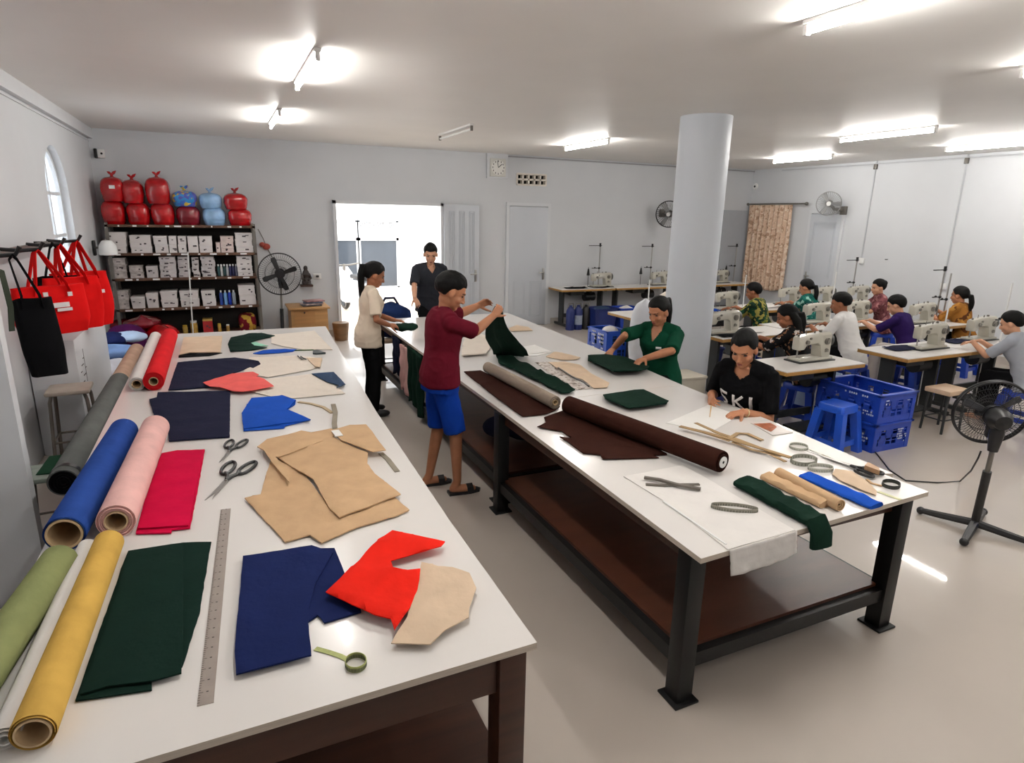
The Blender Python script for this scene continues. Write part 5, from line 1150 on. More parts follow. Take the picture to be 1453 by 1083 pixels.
def tub(lab, x, y, w, d, h, m, seed=0):
    t = thing('plastic_tub', lab, 'tub', (x, y, 0), 0, 'tubs under the sewing tables')
    b = B(); r = lambda q, z: [V((sx * w / 2 * q, sy * d / 2 * q, z)) for sx, sy in ((-1, -.8), (-.8, -1), (.8, -1), (1, -.8), (1, .8), (.8, 1), (-.8, 1), (-1, .8))]
    b.loft([r(.84, 0), r(1, h), r(1.05, h), r(1.05, h - .02), r(1.01, h - .02)], cap=False); b.bm.faces.new([v for v in list(b.bm.verts)[:8]]); b.make('tub_body', m, t)
    b = B(); b.ball((0, 0, h * .8), (w * .42, d * .42, h * .26))
    for v in b.bm.verts: v.co += V((0, 0, .03 * noise.noise(v.co * 9 + V((seed, 0, 0)))))
    b.make('contents', [F_SLATE, F_WHITE, F_INK][seed % 3], t); return t
for i, (x, y, w, d, h, m, lab) in enumerate(((8.15, 4.85, .5, .4, .36, M_BLUEP, 'blue tub behind the grey shirted person\'s table'), (6.2, 4.95, .46, .4, .4, mat('pale_blue_plastic', (150, 170, 200), .4), 'pale tub with cloth beyond the stacked crates'), (5.0, 4.9, .5, .36, .4, M_NAVYP, 'dark blue tub behind the writing woman'),
        (6.62, 10.2, .5, .4, .42, M_NAVYP, 'dark blue tub under the first back wall table'), (7.2, 10.25, .46, .4, .4, M_BLUEP, 'blue tub between the two back wall tables'), (5.95, 6.6, .5, .4, .4, M_NAVYP, 'dark tub behind the column'))):
    tub(lab, x, y, w, d, h, m, i)
# pack of dark bottles beside the door
for i in range(3):
    t = thing('water_can', ['dark blue can at the left by the closed door', 'dark blue can with a pale label by the closed door', 'black can at the right by the closed door'][i], 'can', (5.98 + i * .17, 10.3, 0), 0, 'cans by the closed door')
    b = B(); b.lathe([(0, 0), (.08, 0), (.085, .02), (.085, .36), (.05, .43), (.03, .44), (.03, .47), (0, .47)], 18); b.make('can_body', [M_NAVYP, M_NAVYP, M_BLACKP][i], t)
    b = B(); b.tube([(-.06, 0, .42), (-.05, 0, .5), (.05, 0, .5), (.06, 0, .42)], .012); b.make('handle', M_GREYM, t)
    if i == 1: b = B(); b.lathe([(.0865, .1), (.0865, .28)], 18); b.make('paper_label', mat('label_pale', (150, 160, 176), .6, var=.2, sc=20), t)
# white plastic bag on the table left of the column
wb = PY(905, 452, 7.08); tied_bag('white plastic bag with a blue print hanging at the table left of the column', wb.x + .05, 0.0, .42, 1.04, mat('white_bag', (222, 224, 230), .35, var=.06), y=7.0, d=.22, grp=None, knot=False, seed=77, sq=.8)
b = B(); b.box((wb.x - .02, 6.9, .5), (.14, .01, .14), rz=.2, bev=.002); b.make('blue_print', mat('print_blue', (60, 130, 190), .5, var=.3), label='blue printed patch on the white plastic bag', cat='print') if False else b.bm.free()
b = B(); b.lathe([(0, .0), (.13, 0), (.15, .1), (.12, .24), (.04, .3), (0, .3)], 18, Matrix.Translation((6.0, 7.5, ZS_))); b.make('pink_cloth_bundle', F_CREAM, label='pale pinkish cloth heap on the table behind the woman in green', cat='cloth')
# ------------------------------------------------------------------ right wall: curtain, fan, conduits; back wall fan
cu0, cu1 = PX(1066, 290, XR), PX(1133, 292, XR); czt, czb = cu0.z, PX(1118, 412, XR).z
cy0, cy1 = min(cu0.y, YB - .08), PX(1130, 291, XR).y
t = thing('curtain', 'beige patterned curtain hanging on a rod on the right wall', 'curtain', (XR - .1, (cy0 + cy1) / 2, czb))
def cur(u, v): return V((XR - .1 + .05 * sin(u * 2 * pi * 9 + .6 * sin(3 * v)) * (.6 + .4 * v), cy0 + (cy1 - cy0) * u, czt - .02 - (czt - czb - .03 * sin(u * 7)) * v))
b = B(); b.sheet(cur, 120, 24); o = b.make('curtain_cloth', pattern('curtain_print', (214, 186, 162), [(176, 144, 120), (226, 206, 186)], 14, .56), t, world=True); md = o.modifiers.new('s', 'SOLIDIFY'); md.thickness = .006
b = B(); b.cone((XR - .1, cy1 - .32, czt), (XR - .1, cy0 + .06, czt), .016, n=10); b.ball((XR - .1, cy1 - .34, czt), .035); b.ball((XR - .1, cy0 + .05, czt), .03)
for y in (cy1 - .25, cy0 - .05): b.box((XR - .05, y, czt), (.1, .03, .03))
b.make('curtain_rod', M_GREYM, t, world=True)
def wall_fan(lab, c, face, R, arm_from, gm):
    t = thing('wall_fan', lab, 'fan', tuple(arm_from), 0, 'wall fans'); c = V(c); f = V(face).normalized(); a = V(arm_from)
    M = Matrix.Translation(c) @ f.to_track_quat('Z', 'Y').to_matrix().to_4x4()
    b = B(); n_ = (c - a); b.box(a, (.12, .06, .16) if abs(n_.y) > abs(n_.x) else (.06, .12, .16), bev=.01); b.make('wall_plate', M_GREYM, t, world=True)
    b = B(); b.tube([a, a.lerp(c - f * .12, .6) + V((0, 0, -.05)), c - f * .12], .028); b.make('arm', M_GREYM, t, world=True)
    b = B(); b.lathe([(0, -.18), (.05, -.17), (.07, -.1), (.05, -.04), (0, -.04)], 18, M); b.make('motor_housing', M_GREYM, t, world=True)
    for k in range(3):
        def bl(u, v): r = .04 + u * R * .8; q = (v - .5) * R * .5 * (.5 + .5 * u); return M @ (Matrix.Rotation(k * 2 * pi / 3, 4, 'Z') @ V((r, q * .85, q * .4)))
        b = B(); b.sheet(bl, 8, 5); o = b.make('blade', mat('fan_blade_grey', (150, 150, 150), .4), t, world=True); md = o.modifiers.new('s', 'SOLIDIFY'); md.thickness = .004
    b = B(); b.cone(M @ V((0, 0, -.04)), M @ V((0, 0, .06)), .04, n=16); b.make('hub', M_WPLAST, t, world=True)
    for nm, zz, s in (('front_guard', .07, 1), ('rear_guard', -.07, -1)):
        b = B(); b.tube([M @ V((R * cos(2 * pi * k / 40), R * sin(2 * pi * k / 40), .01 * s)) for k in range(40)], .009, 6, closed=True)
        for k in range(36):
            an = 2 * pi * k / 36; b.tube([M @ V((.04 * cos(an), .04 * sin(an), zz)), M @ V((R * .7 * cos(an + .1), R * .7 * sin(an + .1), zz * .9)), M @ V((R * cos(an + .16), R * sin(an + .16), .01 * s))], .0022, 4, cap=False)
        b.make(nm, gm, t, world=True)
fc = PY(949, 304, YB - .38); wall_fan('dark wall fan on the back wall half hidden by the column', fc, (-.75, -.66, -.1), .26, (fc.x + .1, YB - .03, fc.z + .02), M_GUARD)
fc = PX(1176, 289, XR - .4); wall_fan('pale wall fan above the door in the right wall', fc, (-.8, -.6, -.05), .215, (XR - .03, fc.y - .05, fc.z - .12), M_GUARDL)
M_WIRE = mat('conduit_pale', (186, 188, 192))
for (x0, y0), (x1, y1), lab in (((1245, 234), (1222, 366), 'left of the two conduits running down the right wall'), ((1371, 227), (1341, 402), 'right of the two conduits running down the right wall')):
    a, c = PX(x0, y0, XR), PX(x1, y1, XR); y = (a.y + c.y) / 2
    t = thing('wall_conduit', lab, 'conduit', (XR, y, c.z), 0, 'conduits on the right wall')
    b = B(); b.cone((XR - .012, y, c.z), (XR - .012, y, ZC), .012, n=8); b.make('pipe', M_WIRE, t, world=True)
    b = B(); b.box((XR - .02, y, ZC - .1), (.04, .06, .09), bev=.005); b.make('junction_box', M_GREYM, t, world=True)
    b = B(); b.box((XR - .02, y - .02, c.z - .05), (.04, .1, .1), bev=.005); b.make('socket', M_WPLAST, t, world=True)
# big standing fan on the right, seen from behind, and its floor cable
fb = P(1381, 752, 0); hd = PY(1406, 585, fb.y + .05)
pedestal_fan('black standing fan with a cross base at the right edge of the photo', (fb.x, fb.y, 0), hd, .225, (.62, .78, 0), .12, M_GUARD, mat('fan_blade_dark', (60, 60, 64), .35), 3, 'cross', 64)
b = B(); pts = [P(x, y, 0) + V((0, 0, .006)) for x, y in ((1285, 683), (1330, 686), (1362, 684))]; pm = PY(1392, 640, fb.y); pts2 = [PY(1378, 668, fb.y + .1), PY(1388, 650, fb.y), pm]
b.tube([P(1240, 640, 0) + V((0, 0, .006)), P(1262, 668, 0) + V((0, 0, .006))] + pts + pts2, .006, 6); b.make('power_cord', M_BLACKP, label='black power cord trailing on the floor to the big fan', cat='cord')
# ------------------------------------------------------------------ people
def skin_mat(name, c): return mat(name, c, .5, var=.06, sc=18, spec=.35)
SKIN_A = skin_mat('skin_tan', (176, 120, 88)); SKIN_B = skin_mat('skin_light', (204, 152, 122)); SKIN_C = skin_mat('skin_brown', (158, 102, 72))
M_HAIR = mat('black_hair', (6, 5, 5), .55, var=.3, sc=60, bump=.4, bsc=120, stretch=(6, 6, 1), spec=.16); M_EYE = mat('eye_dark', (26, 18, 16), .3, var=0); M_LIP = mat('lips', (150, 78, 70), .45, var=0); M_BROW = mat('brow', (32, 24, 22), .7, var=0)
TORSO_M = [(-.10, .10, .085, 0), (-.05, .15, .112, -.01), (.03, .162, .118, -.012), (.13, .148, .105, 0), (.23, .143, .1, .006), (.33, .16, .112, .008), (.41, .172, .112, .002), (.46, .165, .1, -.004), (.50, .125, .08, -.01), (.535, .066, .062, -.012)]
TORSO_F = [(-.10, .10, .085, 0), (-.05, .16, .115, -.012), (.03, .168, .118, -.012), (.13, .142, .1, 0), (.22, .13, .092, .006), (.31, .146, .112, .016), (.37, .152, .122, .02), (.43, .152, .102, .004), (.48, .115, .078, -.008), (.52, .056, .055, -.012)]
def ik(a, t, la, lb, pole):
    d = t - a; L = min(d.length, (la + lb) * .995); u = d.normalized(); t = a + u * L
    x = (la * la - lb * lb + L * L) / (2 * L); h = sqrt(max(0, la * la - x * x))
    p = (pole - u * pole.dot(u)).normalized(); return a + u * x + p * h, t
def caps(b, pts, n=14):
    """chain of tapered rounded limbs [(point, radius)...]"""
    for (p, r), (q, s) in zip(pts, pts[1:]): b.cone(p, q, r, s, n)
    for p, r in pts: b.ball(p, r, u=n, v=8)
def hand(b, w, d, n, side, s, curl=.5, spread=.08, thumb=.7, fr=.0082):
    d = d.normalized(); n = (n - d * n.dot(d)).normalized(); l = d.cross(n) * side   # l points to the thumb side
    for i, o in enumerate((.028, .0095, -.0095, -.027)):
        k = w + d * (.085 - .005 * abs(i - 1)) * s + l * o * s
        b.cone(w + d * .008 * s + l * o * .6 * s, k, .014 * s, .0115 * s, 10); b.ball(k, .0112 * s, u=10, v=6)
        ln = (.066, .075, .07, .054)[i] * s; p = k; a = .25 * curl; fd = (d + l * (1.5 - i) * spread).normalized()
        for j, q in enumerate((.45, .3, .25)):
            a += curl * (.5, .75, .5)[j]; dd = (fd * cos(a) + n * sin(a)); e = p + dd * ln * q
            b.cone(p, e, (fr - .0006 * j) * s, (fr - .0006 * (j + 1)) * s, 9); b.ball(e, (fr - .0006 * (j + 1)) * s, u=9, v=6); p = e
    p = w + d * .025 * s + l * .024 * s; td = (d * .65 + l * .75 + n * .35).normalized()
    for j, q in enumerate((.042, .032, .026)):
        e = p + td * q * s; b.cone(p, e, (.0145 - .0025 * j) * s, (.012 - .002 * j) * s, 10); b.ball(e, (.012 - .002 * j) * s, u=10, v=6); p = e; td = (td * (1 - .25 * thumb) + (d * .6 + n * .5) * .35 * thumb).normalized()

def person(name_label, headtop, rz, female=True, h=1.6, seat=None, lean=.1, curve=.15, head_pitch=.35, head_yaw=0, head_roll=0, lh=None, rh=None, lh_n=None, rh_n=None, lh_d=None, rh_d=None, curl=(.5, .5),
           shirt=None, trousers=None, short=False, hair='pony', skin=None, vox=.006, width=1.0, sleeve=.55, hem=-.06, hemflare=.02, vneck=0, collar=None, feet=None, sandals=None, shoes=M_BLACKP, pole=(None, None), pony_len=.4, twist=0, world_hands=True, extra=None, knee=.42, hsz=1.13, elbow=(None, None)):
    """headtop: world place of the crown; rz: facing (0 = +y)"""
    sc_ = h / 1.7; skin = skin or SKIN_A; T = TORSO_F if female else TORSO_M
    shx = (.166 if female else .186) * sc_ * (.5 + .5 * width); Rz = Matrix.Rotation(rz, 3, 'Z')
    tl = .52 * sc_
    def spine(t):                                   # local point and frame along the spine, pelvis at origin
        n = 12; p = V((0, 0, 0)); dt = t / n
        for i in range(n):
            a = lean + curve * max(0, (dt * (i + .5)) / tl); p += V((0, sin(a), cos(a))) * dt
        a = lean + curve * max(0, t / tl); return p, V((0, cos(a), -sin(a))), V((0, sin(a), cos(a)))
    nb, nf, nu = spine(.5 * sc_)
    hp = head_pitch; hu = V((0, sin(hp * .45 + lean * .5), cos(hp * .45 + lean * .5)))
    hc = nb + hu * ((.145 + .115 * (hsz - 1) + .012) * sc_) + nf * .014 * sc_
    HM = (Matrix.Rotation(head_yaw, 3, 'Z') @ Matrix.Rotation(-hp, 3, 'X') @ Matrix.Rotation(head_roll, 3, 'Y'))
    HF = lambda x, y, z: hc + HM @ V((x, y, z)) * sc_ * .97 * hsz
    crown = HF(0, -.01, .122)
    # where the pelvis stands
    ht = V(headtop); off_ = Rz @ crown
    pel = ht - off_
    root = thing('person', name_label, 'person', (pel.x, pel.y, 0), rz, 'people in the workshop')
    pz = pel.z; O = V((0, 0, pz)); L2 = lambda p: Rz.inverted() @ (V(p) - V((pel.x, pel.y, 0)))
    X = V((1, 0, 0))
    st = [(t * sc_, w * sc_ * width, d * sc_ * (.4 + .6 * width), o * sc_) for t, w, d, o in T]
    def torso(b, t0, t1, grow=0, flare=0, n=28, up_shoulder=0):
        rings = []; K = 16
        for k in range(K + 1):
            t = (t0 + (t1 - t0) * k / K) * sc_
            t0_ = t
            if grow: t = max(t, .005)
            j = max(i for i in range(len(st)) if st[i][0] <= t + 1e-6) if t >= st[0][0] else 0
            j = min(j, len(st) - 2); f_ = (t - st[j][0]) / (st[j + 1][0] - st[j][0]); f_ = max(0, min(1, f_))
            w, d, o = (st[j][i] * (1 - f_) + st[j + 1][i] * f_ for i in (1, 2, 3))
            g = grow + flare * max(0, 1 - k / (K * .55)); p, fw, u = spine(t0_); ring = []
            for i in range(n):
                a = 2 * pi * i / n; x, y = cos(a), sin(a); x = math.copysign(abs(x) ** .85, x); y = math.copysign(abs(y) ** .85, y)
                ring.append(O + p + fw * o + X * (x * (w + g)) + fw * (y * (d + g)))
            rings.append(ring)
        b.loft(rings)
    sp_, sf_, su_ = spine(.455 * sc_)
    SH = [O + sp_ + X * (s * shx) - sf_ * .005 for s in (-1, 1)]
    if twist: pass
    la, lf = .285 * sc_, .245 * sc_
    def handpos(w, dflt): return L2(w) if w is not None else O + V(dflt) - V((0, 0, 0))
    tg = [handpos(lh, (-.2, .12, -.12)), handpos(rh, (.2, .12, -.12))]
    pl = [V(pole[0] or (-.45, -.5, -1)), V(pole[1] or (.45, -.5, -1))]
    for i in (0, 1):
        if elbow[i] is not None: pl[i] = L2(elbow[i]) - SH[i]
    EL, WR = [], []
    for i in (0, 1):
        e, w_ = ik(SH[i], tg[i], la, lf, pl[i]); EL.append(e); WR.append(w_)
    # legs
    hipx = .088 * sc_; HIP = [O + V((s * hipx, -.005, -.03 * sc_)) for s in (-1, 1)]
    KN, AN = [], []
    for i, s in enumerate((-1, 1)):
        if seat is not None:
            k = O + V((s * .115 * sc_, knee * sc_, -.02)); a = V((k.x, k.y - .02, .075))
        else:
            fo = feet[i] if feet else (s * .1, 0); a = V((fo[0], fo[1], .08 * sc_)); k, a = ik(HIP[i], a, .43 * sc_, .43 * sc_, V((s * .1, 1, 0)))
        KN.append(k); AN.append(a)
    # ---- body, one skin
    b = B(); torso(b, -.1, .53)
    if vneck:
      for i in (0, 1): b.cone(O + spine(.51 * sc_)[0] - spine(.5 * sc_)[1] * .012, SH[i] + V((0, 0, .008)), .044 * sc_, .036 * sc_, 16)
    for i, s in enumerate((-1, 1)):
        r = .052 * sc_ * (.6 + .4 * width) if female else .056 * sc_
        e, w_ = EL[i], WR[i]
        caps(b, [(SH[i], r), (SH[i].lerp(e, .45), r * .86), (e, r * .66)]); caps(b, [(e, r * .68), (e.lerp(w_, .3), r * .72), (w_, r * .5)])
        hd_ = (lh_d, rh_d)[i]; hn_ = (lh_n, rh_n)[i]
        dd = (Rz.inverted() @ V(hd_)) if hd_ is not None else (w_ - e).normalized()
        nn = (Rz.inverted() @ V(hn_)) if hn_ is not None else V((0, .1, -1))
        hand(b, w_ , dd, nn, s * -1, sc_, curl[i])
        caps(b, [(HIP[i], .082 * sc_ * width), (HIP[i].lerp(KN[i], .5), .07 * sc_ * width), (KN[i], .052 * sc_)]); caps(b, [(KN[i], .052 * sc_), (KN[i].lerp(AN[i], .3), .05 * sc_), (AN[i], .034 * sc_)])
        f0 = V((AN[i].x, AN[i].y - .03, .035)); f1 = V((AN[i].x + s * .015, AN[i].y + .13 * sc_, .028))
        b.cone(AN[i], f0, .034 * sc_, .034, 12); caps(b, [(f0, .034), (f0.lerp(f1, .6), .036), (f1, .026)])
    b.cone(O + spine(.47 * sc_)[0], O + HF(0, -.02, -.05) , .053 * sc_, .047 * sc_, 18)
    hs = .97 * sc_ * hsz; hb = Matrix(HM)
    def hball(c, r): b.ball(O + HF(*c), tuple(q * hs for q in r), M=hb, u=24, v=16)
    hball((0, -.012, .028), (.076, .096, .094)); hball((0, .026, -.03), (.061, .063, .084)); hball((0, .056, -.086), (.034, .032, .025)); hball((0, -.0, -.06), (.056, .06, .05))
    for s in (-1, 1):
        hball((s * .034, .05, -.03), (.028, .034, .03)); hball((s * .077, -.008, -.012), (.011, .021, .031)); hball((s * .011, .099, -.033), (.0095, .01, .008))
    hball((0, .075, .03), (.046, .016, .012)); b.cone(O + HF(0, .083, .015), O + HF(0, .107, -.028), .0085 * hs, .0125 * hs, 12); hball((0, .106, -.029), (.012, .011, .010))
    hball((0, .086, -.06), (.021, .012, .011))
    body = remesh(b.bm, vox, 2 if vox < .008 else 1); tree = BVHTree.FromBMesh(body)
    bb = B(); bb.bm = body; bb.make('body', skin, root)
    # ---- face
    fwd = HM @ V((0, 1, 0))
    def face_pt(x, z):
        o = O + HF(x, .2, z); q = tree.ray_cast(o, -fwd); return q[0] if q[0] is not None else O + HF(x, .085, z)
    for s in (-1, 1):
        b = B(); b.ball(face_pt(s * .031, .004), (.0165 * hs, .006 * hs, .0062 * hs), M=hb @ Matrix.Rotation(s * -.08, 3, 'Y'), u=12, v=8); b.make('eye', M_EYE, root)
        b = B(); b.tube([face_pt(s * .014, .022), face_pt(s * .03, .027), face_pt(s * .046, .021)], [.0034 * hs, .0044 * hs, .0026 * hs], 6); b.make('eyebrow', M_BROW, root)
    b = B(); b.ball(face_pt(0, -.0585) - fwd * .002, (.019 * hs, .006 * hs, .0042 * hs), M=hb, u=12, v=8); b.ball(face_pt(0, -.0665) - fwd * .002, (.0165 * hs, .006 * hs, .0048 * hs), M=hb, u=12, v=8)
    b.bm = remesh(b.bm, .0022, 1); b.make('lips', M_LIP, root)
    # ---- hair
    b = B(); q = bmesh.ops.create_uvsphere(b.bm, u_segments=56, v_segments=40, radius=1)
    sm = lambda a, c, x: (lambda y: y * y * (3 - 2 * y))(max(0, min(1, (x - a) / (c - a))))
    for v in q['verts']:
        x, y, z = v.co; az = atan2(abs(x), y)
        if female: zt = .46 - .62 * sm(.65, 1.35, az) - .62 * sm(1.6, 2.3, az)
        else: zt = .34 - .4 * sm(.75, 1.25, az) - .6 * sm(1.45, 2.05, az)
        zt += .07 * noise.noise(V((az * 5 * (1 if x > 0 else -1), 3.3, ht.x))) + .03 * noise.noise(V((az * 17, 1.3, ht.y)))
        k = sm(zt - .05, zt + .05, z)
        g = noise.noise(V((x * 4, y * 4, z * 4)) + ht) * (.02 if female else .035) + noise.noise(V((x * 14, y * 14, z * 3))) * .012
        k2 = sm(0, .55, z - zt); rr = (.82 + ((.23 + .06 * k2) if female else .2 + .1 * k2) * k + g * k * 1.3)
        extra_y = -.012 * k * max(0, -y)
        v.co = O + HF(x * .078 * rr, -.012 + y * .098 * rr + extra_y, .028 + z * .098 * rr * (1.02 if z > 0 else 1.12))
    if hair in ('pony', 'long', 'lowpony'):
        z0 = .03 if hair == 'pony' else -.03; p0 = O + HF(0, -.1, z0)
        back = -(HM @ V((0, 1, 0))); path = [p0, p0 + back * .05 * sc_ + V((0, 0, .01)), p0 + back * .075 * sc_ + V((0, 0, -.1 * sc_)), p0 + back * .075 * sc_ + V((0, 0, -.12 * sc_ - pony_len * .4)), p0 + back * .06 * sc_ + V((0, 0, -.1 * sc_ - pony_len))]
        ps = []
        for i in range(len(path) - 1):
            for j in range(4): ps.append(path[i].lerp(path[i + 1], j / 4))
        ps.append(path[-1]); b.tube(ps, [.022 + .014 * sin(pi * min(1, i / len(ps) * 1.1)) for i in range(len(ps))], 12)
    if hair == 'bun':
        for i in range(3): b.ball(O + HF(.015 * (i - 1), -.112, .045 + .012 * (i % 2)), (.035, .03, .033))
    if hair == 'long':
        for s in (-1, 0, 1): b.tube([O + HF(s * .05, -.07, .02), O + HF(s * .058, -.085, -.07), O + HF(s * .055, -.07, -.16), O + HF(s * .05, -.06, -.28)], [.035, .045, .04, .012], 12)
    b.bm = remesh(b.bm, .006 if vox < .008 else .009, 2); b.make('hair', M_HAIR, root)
    # ---- shirt
    sh = None
    if shirt:
        b = B(); torso(b, hem, .507 if female else .527, .014, hemflare)
        if not vneck: b.ball(O + spine(.468 * sc_)[0] - nf * .016, (.135 * sc_ * (.5 + .5 * width), .092 * sc_, .06 * sc_), u=24, v=14)
        for i in (0, 1):
            e = SH[i].lerp(EL[i], min(1, sleeve * 1.35)); r = .058 * sc_ * (.6 + .4 * width) if female else .063 * sc_
            p0 = O + spine(.455 * sc_)[0] + (SH[i] - (O + spine(.455 * sc_)[0])) * .45
            b.cone(p0 + V((0, 0, .01)), SH[i] + V((0, 0, .004)), .058 * sc_, r, 18); b.cone(O + spine(.495 * sc_)[0] - nf * .012, SH[i] + V((0, 0, .016)), .076 * sc_, .066 * sc_, 16); b.ball(SH[i] + V((0, 0, .004)), r, u=18, v=12); b.cone(SH[i] + V((0, 0, .004)), e, r, r * 1.08, 18)
        bm_ = remesh(b.bm, max(.0075, vox), 3)
        bm_.normal_update()
        for v in bm_.verts:
            c = v.co; w_ = (1 - abs(noise.noise(V((c.x * 7, c.y * 7, c.z * 11)) + ht))) ** 4 * .006 + noise.noise(c * 13 + ht) * .003
            fold = max(0, 1 - (c.z - O.z) / (.35 * sc_)) * .5 + .5
            v.co = c + v.normal * w_ * fold
        if vneck:
            cn = O + spine(.505 * sc_)[0]; dl = []
            for f in bm_.faces:
                c = f.calc_center_median() - cn; dn = -c.dot(nu); fy = c.dot(nf)
                if fy > .015 and dn < vneck and abs(c.x) < .052 * sc_ * (1 - max(0, dn) / vneck) + .004: dl.append(f)
            bmesh.ops.delete(bm_, geom=dl, context='FACES')
        sh = BVHTree.FromBMesh(bm_)
        b = B(); b.bm = bm_; b.make('shirt', shirt, root)
        if collar:
            b = B(); cn = O + spine(.508 * sc_)[0]
            for s in (-1, 1):
                pts = [cn + V((s * .062 * sc_ * sin(a), -.066 * sc_ * cos(a) - .005, .012 + .018 * cos(a) - .012 * (a / pi))) for a in [k * 2.7 / 8 for k in range(9)]]
                b.tube(pts, 0, flat=(.012, .04))
            b.make('collar', collar, root)
    if trousers:
        b = B(); torso(b, -.1, .1, .012)
        for i in (0, 1):
            k, a = KN[i], AN[i]
            if short:
                e = HIP[i].lerp(k, .97); b.ball(HIP[i], .095 * sc_, u=18); b.cone(HIP[i], e, .096 * sc_, .088 * sc_, 20)
            else:
                b.ball(HIP[i], .093 * sc_ * width, u=18); b.cone(HIP[i], k, .093 * sc_ * width, .07 * sc_, 20); b.ball(k, .07 * sc_, u=18); b.cone(k, a + V((0, 0, -.02)), .069 * sc_, .058 * sc_, 20)
        bm_ = remesh(b.bm, max(.008, vox), 3); bm_.normal_update()
        for v in bm_.verts:
            c = v.co; v.co = c + v.normal * ((1 - abs(noise.noise(V((c.x * 8, c.y * 8, c.z * 6)) + ht))) ** 4 * .006)
        b = B(); b.bm = bm_; b.make('shorts' if short else 'trousers', trousers, root)
    for i, s in enumerate((-1, 1)):
        x, y = AN[i].x, AN[i].y
        if sandals:
            b = B(); sole = [(x + s * .01 + w * .046 * (1 if ty > .03 else .85), y + ty * sc_) for w, ty in ((-1, -.08), (1, -.08), (1.05, .1), (.7, .18), (0, .2), (-.7, .18), (-1.05, .1))]; b.prism(sole, 0, .02); o = b.make('sandal', sandals, root)
            b = B(); b.tube([(x + s * .01 - .05, y + .1 * sc_, .012), (x + s * .01 - .036, y + .1 * sc_, .05), (x + s * .01, y + .1 * sc_, .068), (x + s * .01 + .036, y + .1 * sc_, .05), (x + s * .01 + .05, y + .1 * sc_, .012)], 0, flat=(.05, .006)); b.make('strap', sandals, o)
        elif shoes and (seat is None):
            b = B(); b.ball((x, y - .02, .04), (.045, .055, .04)); b.cone((x, y - .02, .035), (x + s * .012, y + .13 * sc_, .035), .042, .04, 14); b.ball((x + s * .012, y + .13 * sc_, .035), (.042, .055, .033))
            b.bm = remesh(b.bm, .008, 2)
            for v in b.bm.verts: v.co.z = max(v.co.z, .001)
            b.make('shoe', shoes, root)
    inf = dict(root=root, O=O, SH=SH, EL=EL, WR=WR, shirt=sh, spine=spine, sc=sc_, L2=L2, Rz=Rz, pel=pel, HF=HF)
    if seat is not None:
        sz_ = pz - .128 * sc_
        rs = plastic_stool(name_label_stool(name_label), (pel.x, pel.y), max(.28, sz_), .3, M_BLUEP if seat == 'blue' else M_NAVYP, rz)
    return inf
def name_label_stool(l): return 'plastic stool under the ' + ' '.join(l.split(',')[0].split()[:9])
def on_chest(inf, strokes, c_t, w, m, name, u0=0, parent=None, th=.004, proud=.003, slant=0):
    """strokes: poly-lines in chest units (x to the wearer's left as read, y up), laid on the shirt surface"""
    p, f, u = inf['spine'](c_t * inf['sc']); O = inf['O'] + p; X = V((-1, 0, 0)); b = B(); T = inf['shirt']
    def proj(x, y):
        o = O + X * (u0 + x) + u * y + f * .4; q = T.ray_cast(o, -f); return (q[0] + f * proud) if q[0] is not None else None
    for st, wd in strokes:
        for (x0, y0), (x1, y1) in zip(st, st[1:]):
            n = max(2, int(sqrt((x1 - x0) ** 2 + (y1 - y0) ** 2) / .008)); L = sqrt((x1 - x0) ** 2 + (y1 - y0) ** 2); nx, ny = -(y1 - y0) / L * wd / 2, (x1 - x0) / L * wd / 2
            rows = []
            for i in range(n + 1):
                t = i / n; x, y = x0 + (x1 - x0) * t, y0 + (y1 - y0) * t
                a, c = proj(x + nx, y + ny), proj(x - nx, y - ny)
                if a is None or c is None: rows = []; break
                rows.append((b.bm.verts.new(a), b.bm.verts.new(c)))
            for (a, c), (d, e) in zip(rows, rows[1:]): b.bm.faces.new((a, c, e, d))
    o = b.make(name, m, inf['root']); md = o.modifiers.new('s', 'SOLIDIFY'); md.thickness = th * .5; md.offset = 0
    return o
face_rz = lambda fx, fy: atan2(fy, fx) - pi / 2
D2 = pi / 2
F_MAROON = fabric('cloth_maroon', (92, 20, 34)); F_SHORT = fabric('cloth_short_blue', (18, 56, 148)); F_POLO = fabric('polo_charcoal', (46, 48, 54)); F_CREAMT = fabric('shirt_cream', (218, 202, 182), var=.03); F_FOREST = fabric('shirt_forest', (14, 62, 44)); F_BLK = fabric('shirt_black', (12, 12, 14)); F_WHT = fabric('shirt_white', (228, 226, 224), var=.02); F_PURP = fabric('shirt_purple', (44, 28, 80)); F_GRY = fabric('shirt_grey', (160, 164, 172), var=.05)
# man in maroon
hp_ = PX(711, 441, 1.93); hp2 = PX(697, 436, 1.97)
mz = PY(651, 390, 4.33)
man = person('man in a maroon t-shirt and blue shorts lifting dark green cloth with both hands', mz, face_rz(1, -.05), False, 1.6, None, .0, .16, .5, -.1, 0, hp2 + V((-.08, .1, .0)), hp_ + V((-.075, -.03, -.03)), (.1, -.9, -.2), (.1, .9, -.1), (.8, -.1, .35), (.7, .2, .65), (.75, .8),
             F_MAROON, F_SHORT, True, 'short', SKIN_A, .0055, 1.16, .66, -.055, .01, feet=[(-.12, -.07), (.09, .1)], sandals=M_BLACKP, hsz=1.2, elbow=(PX(672, 470, 1.8), PX(690, 489, 1.78)))
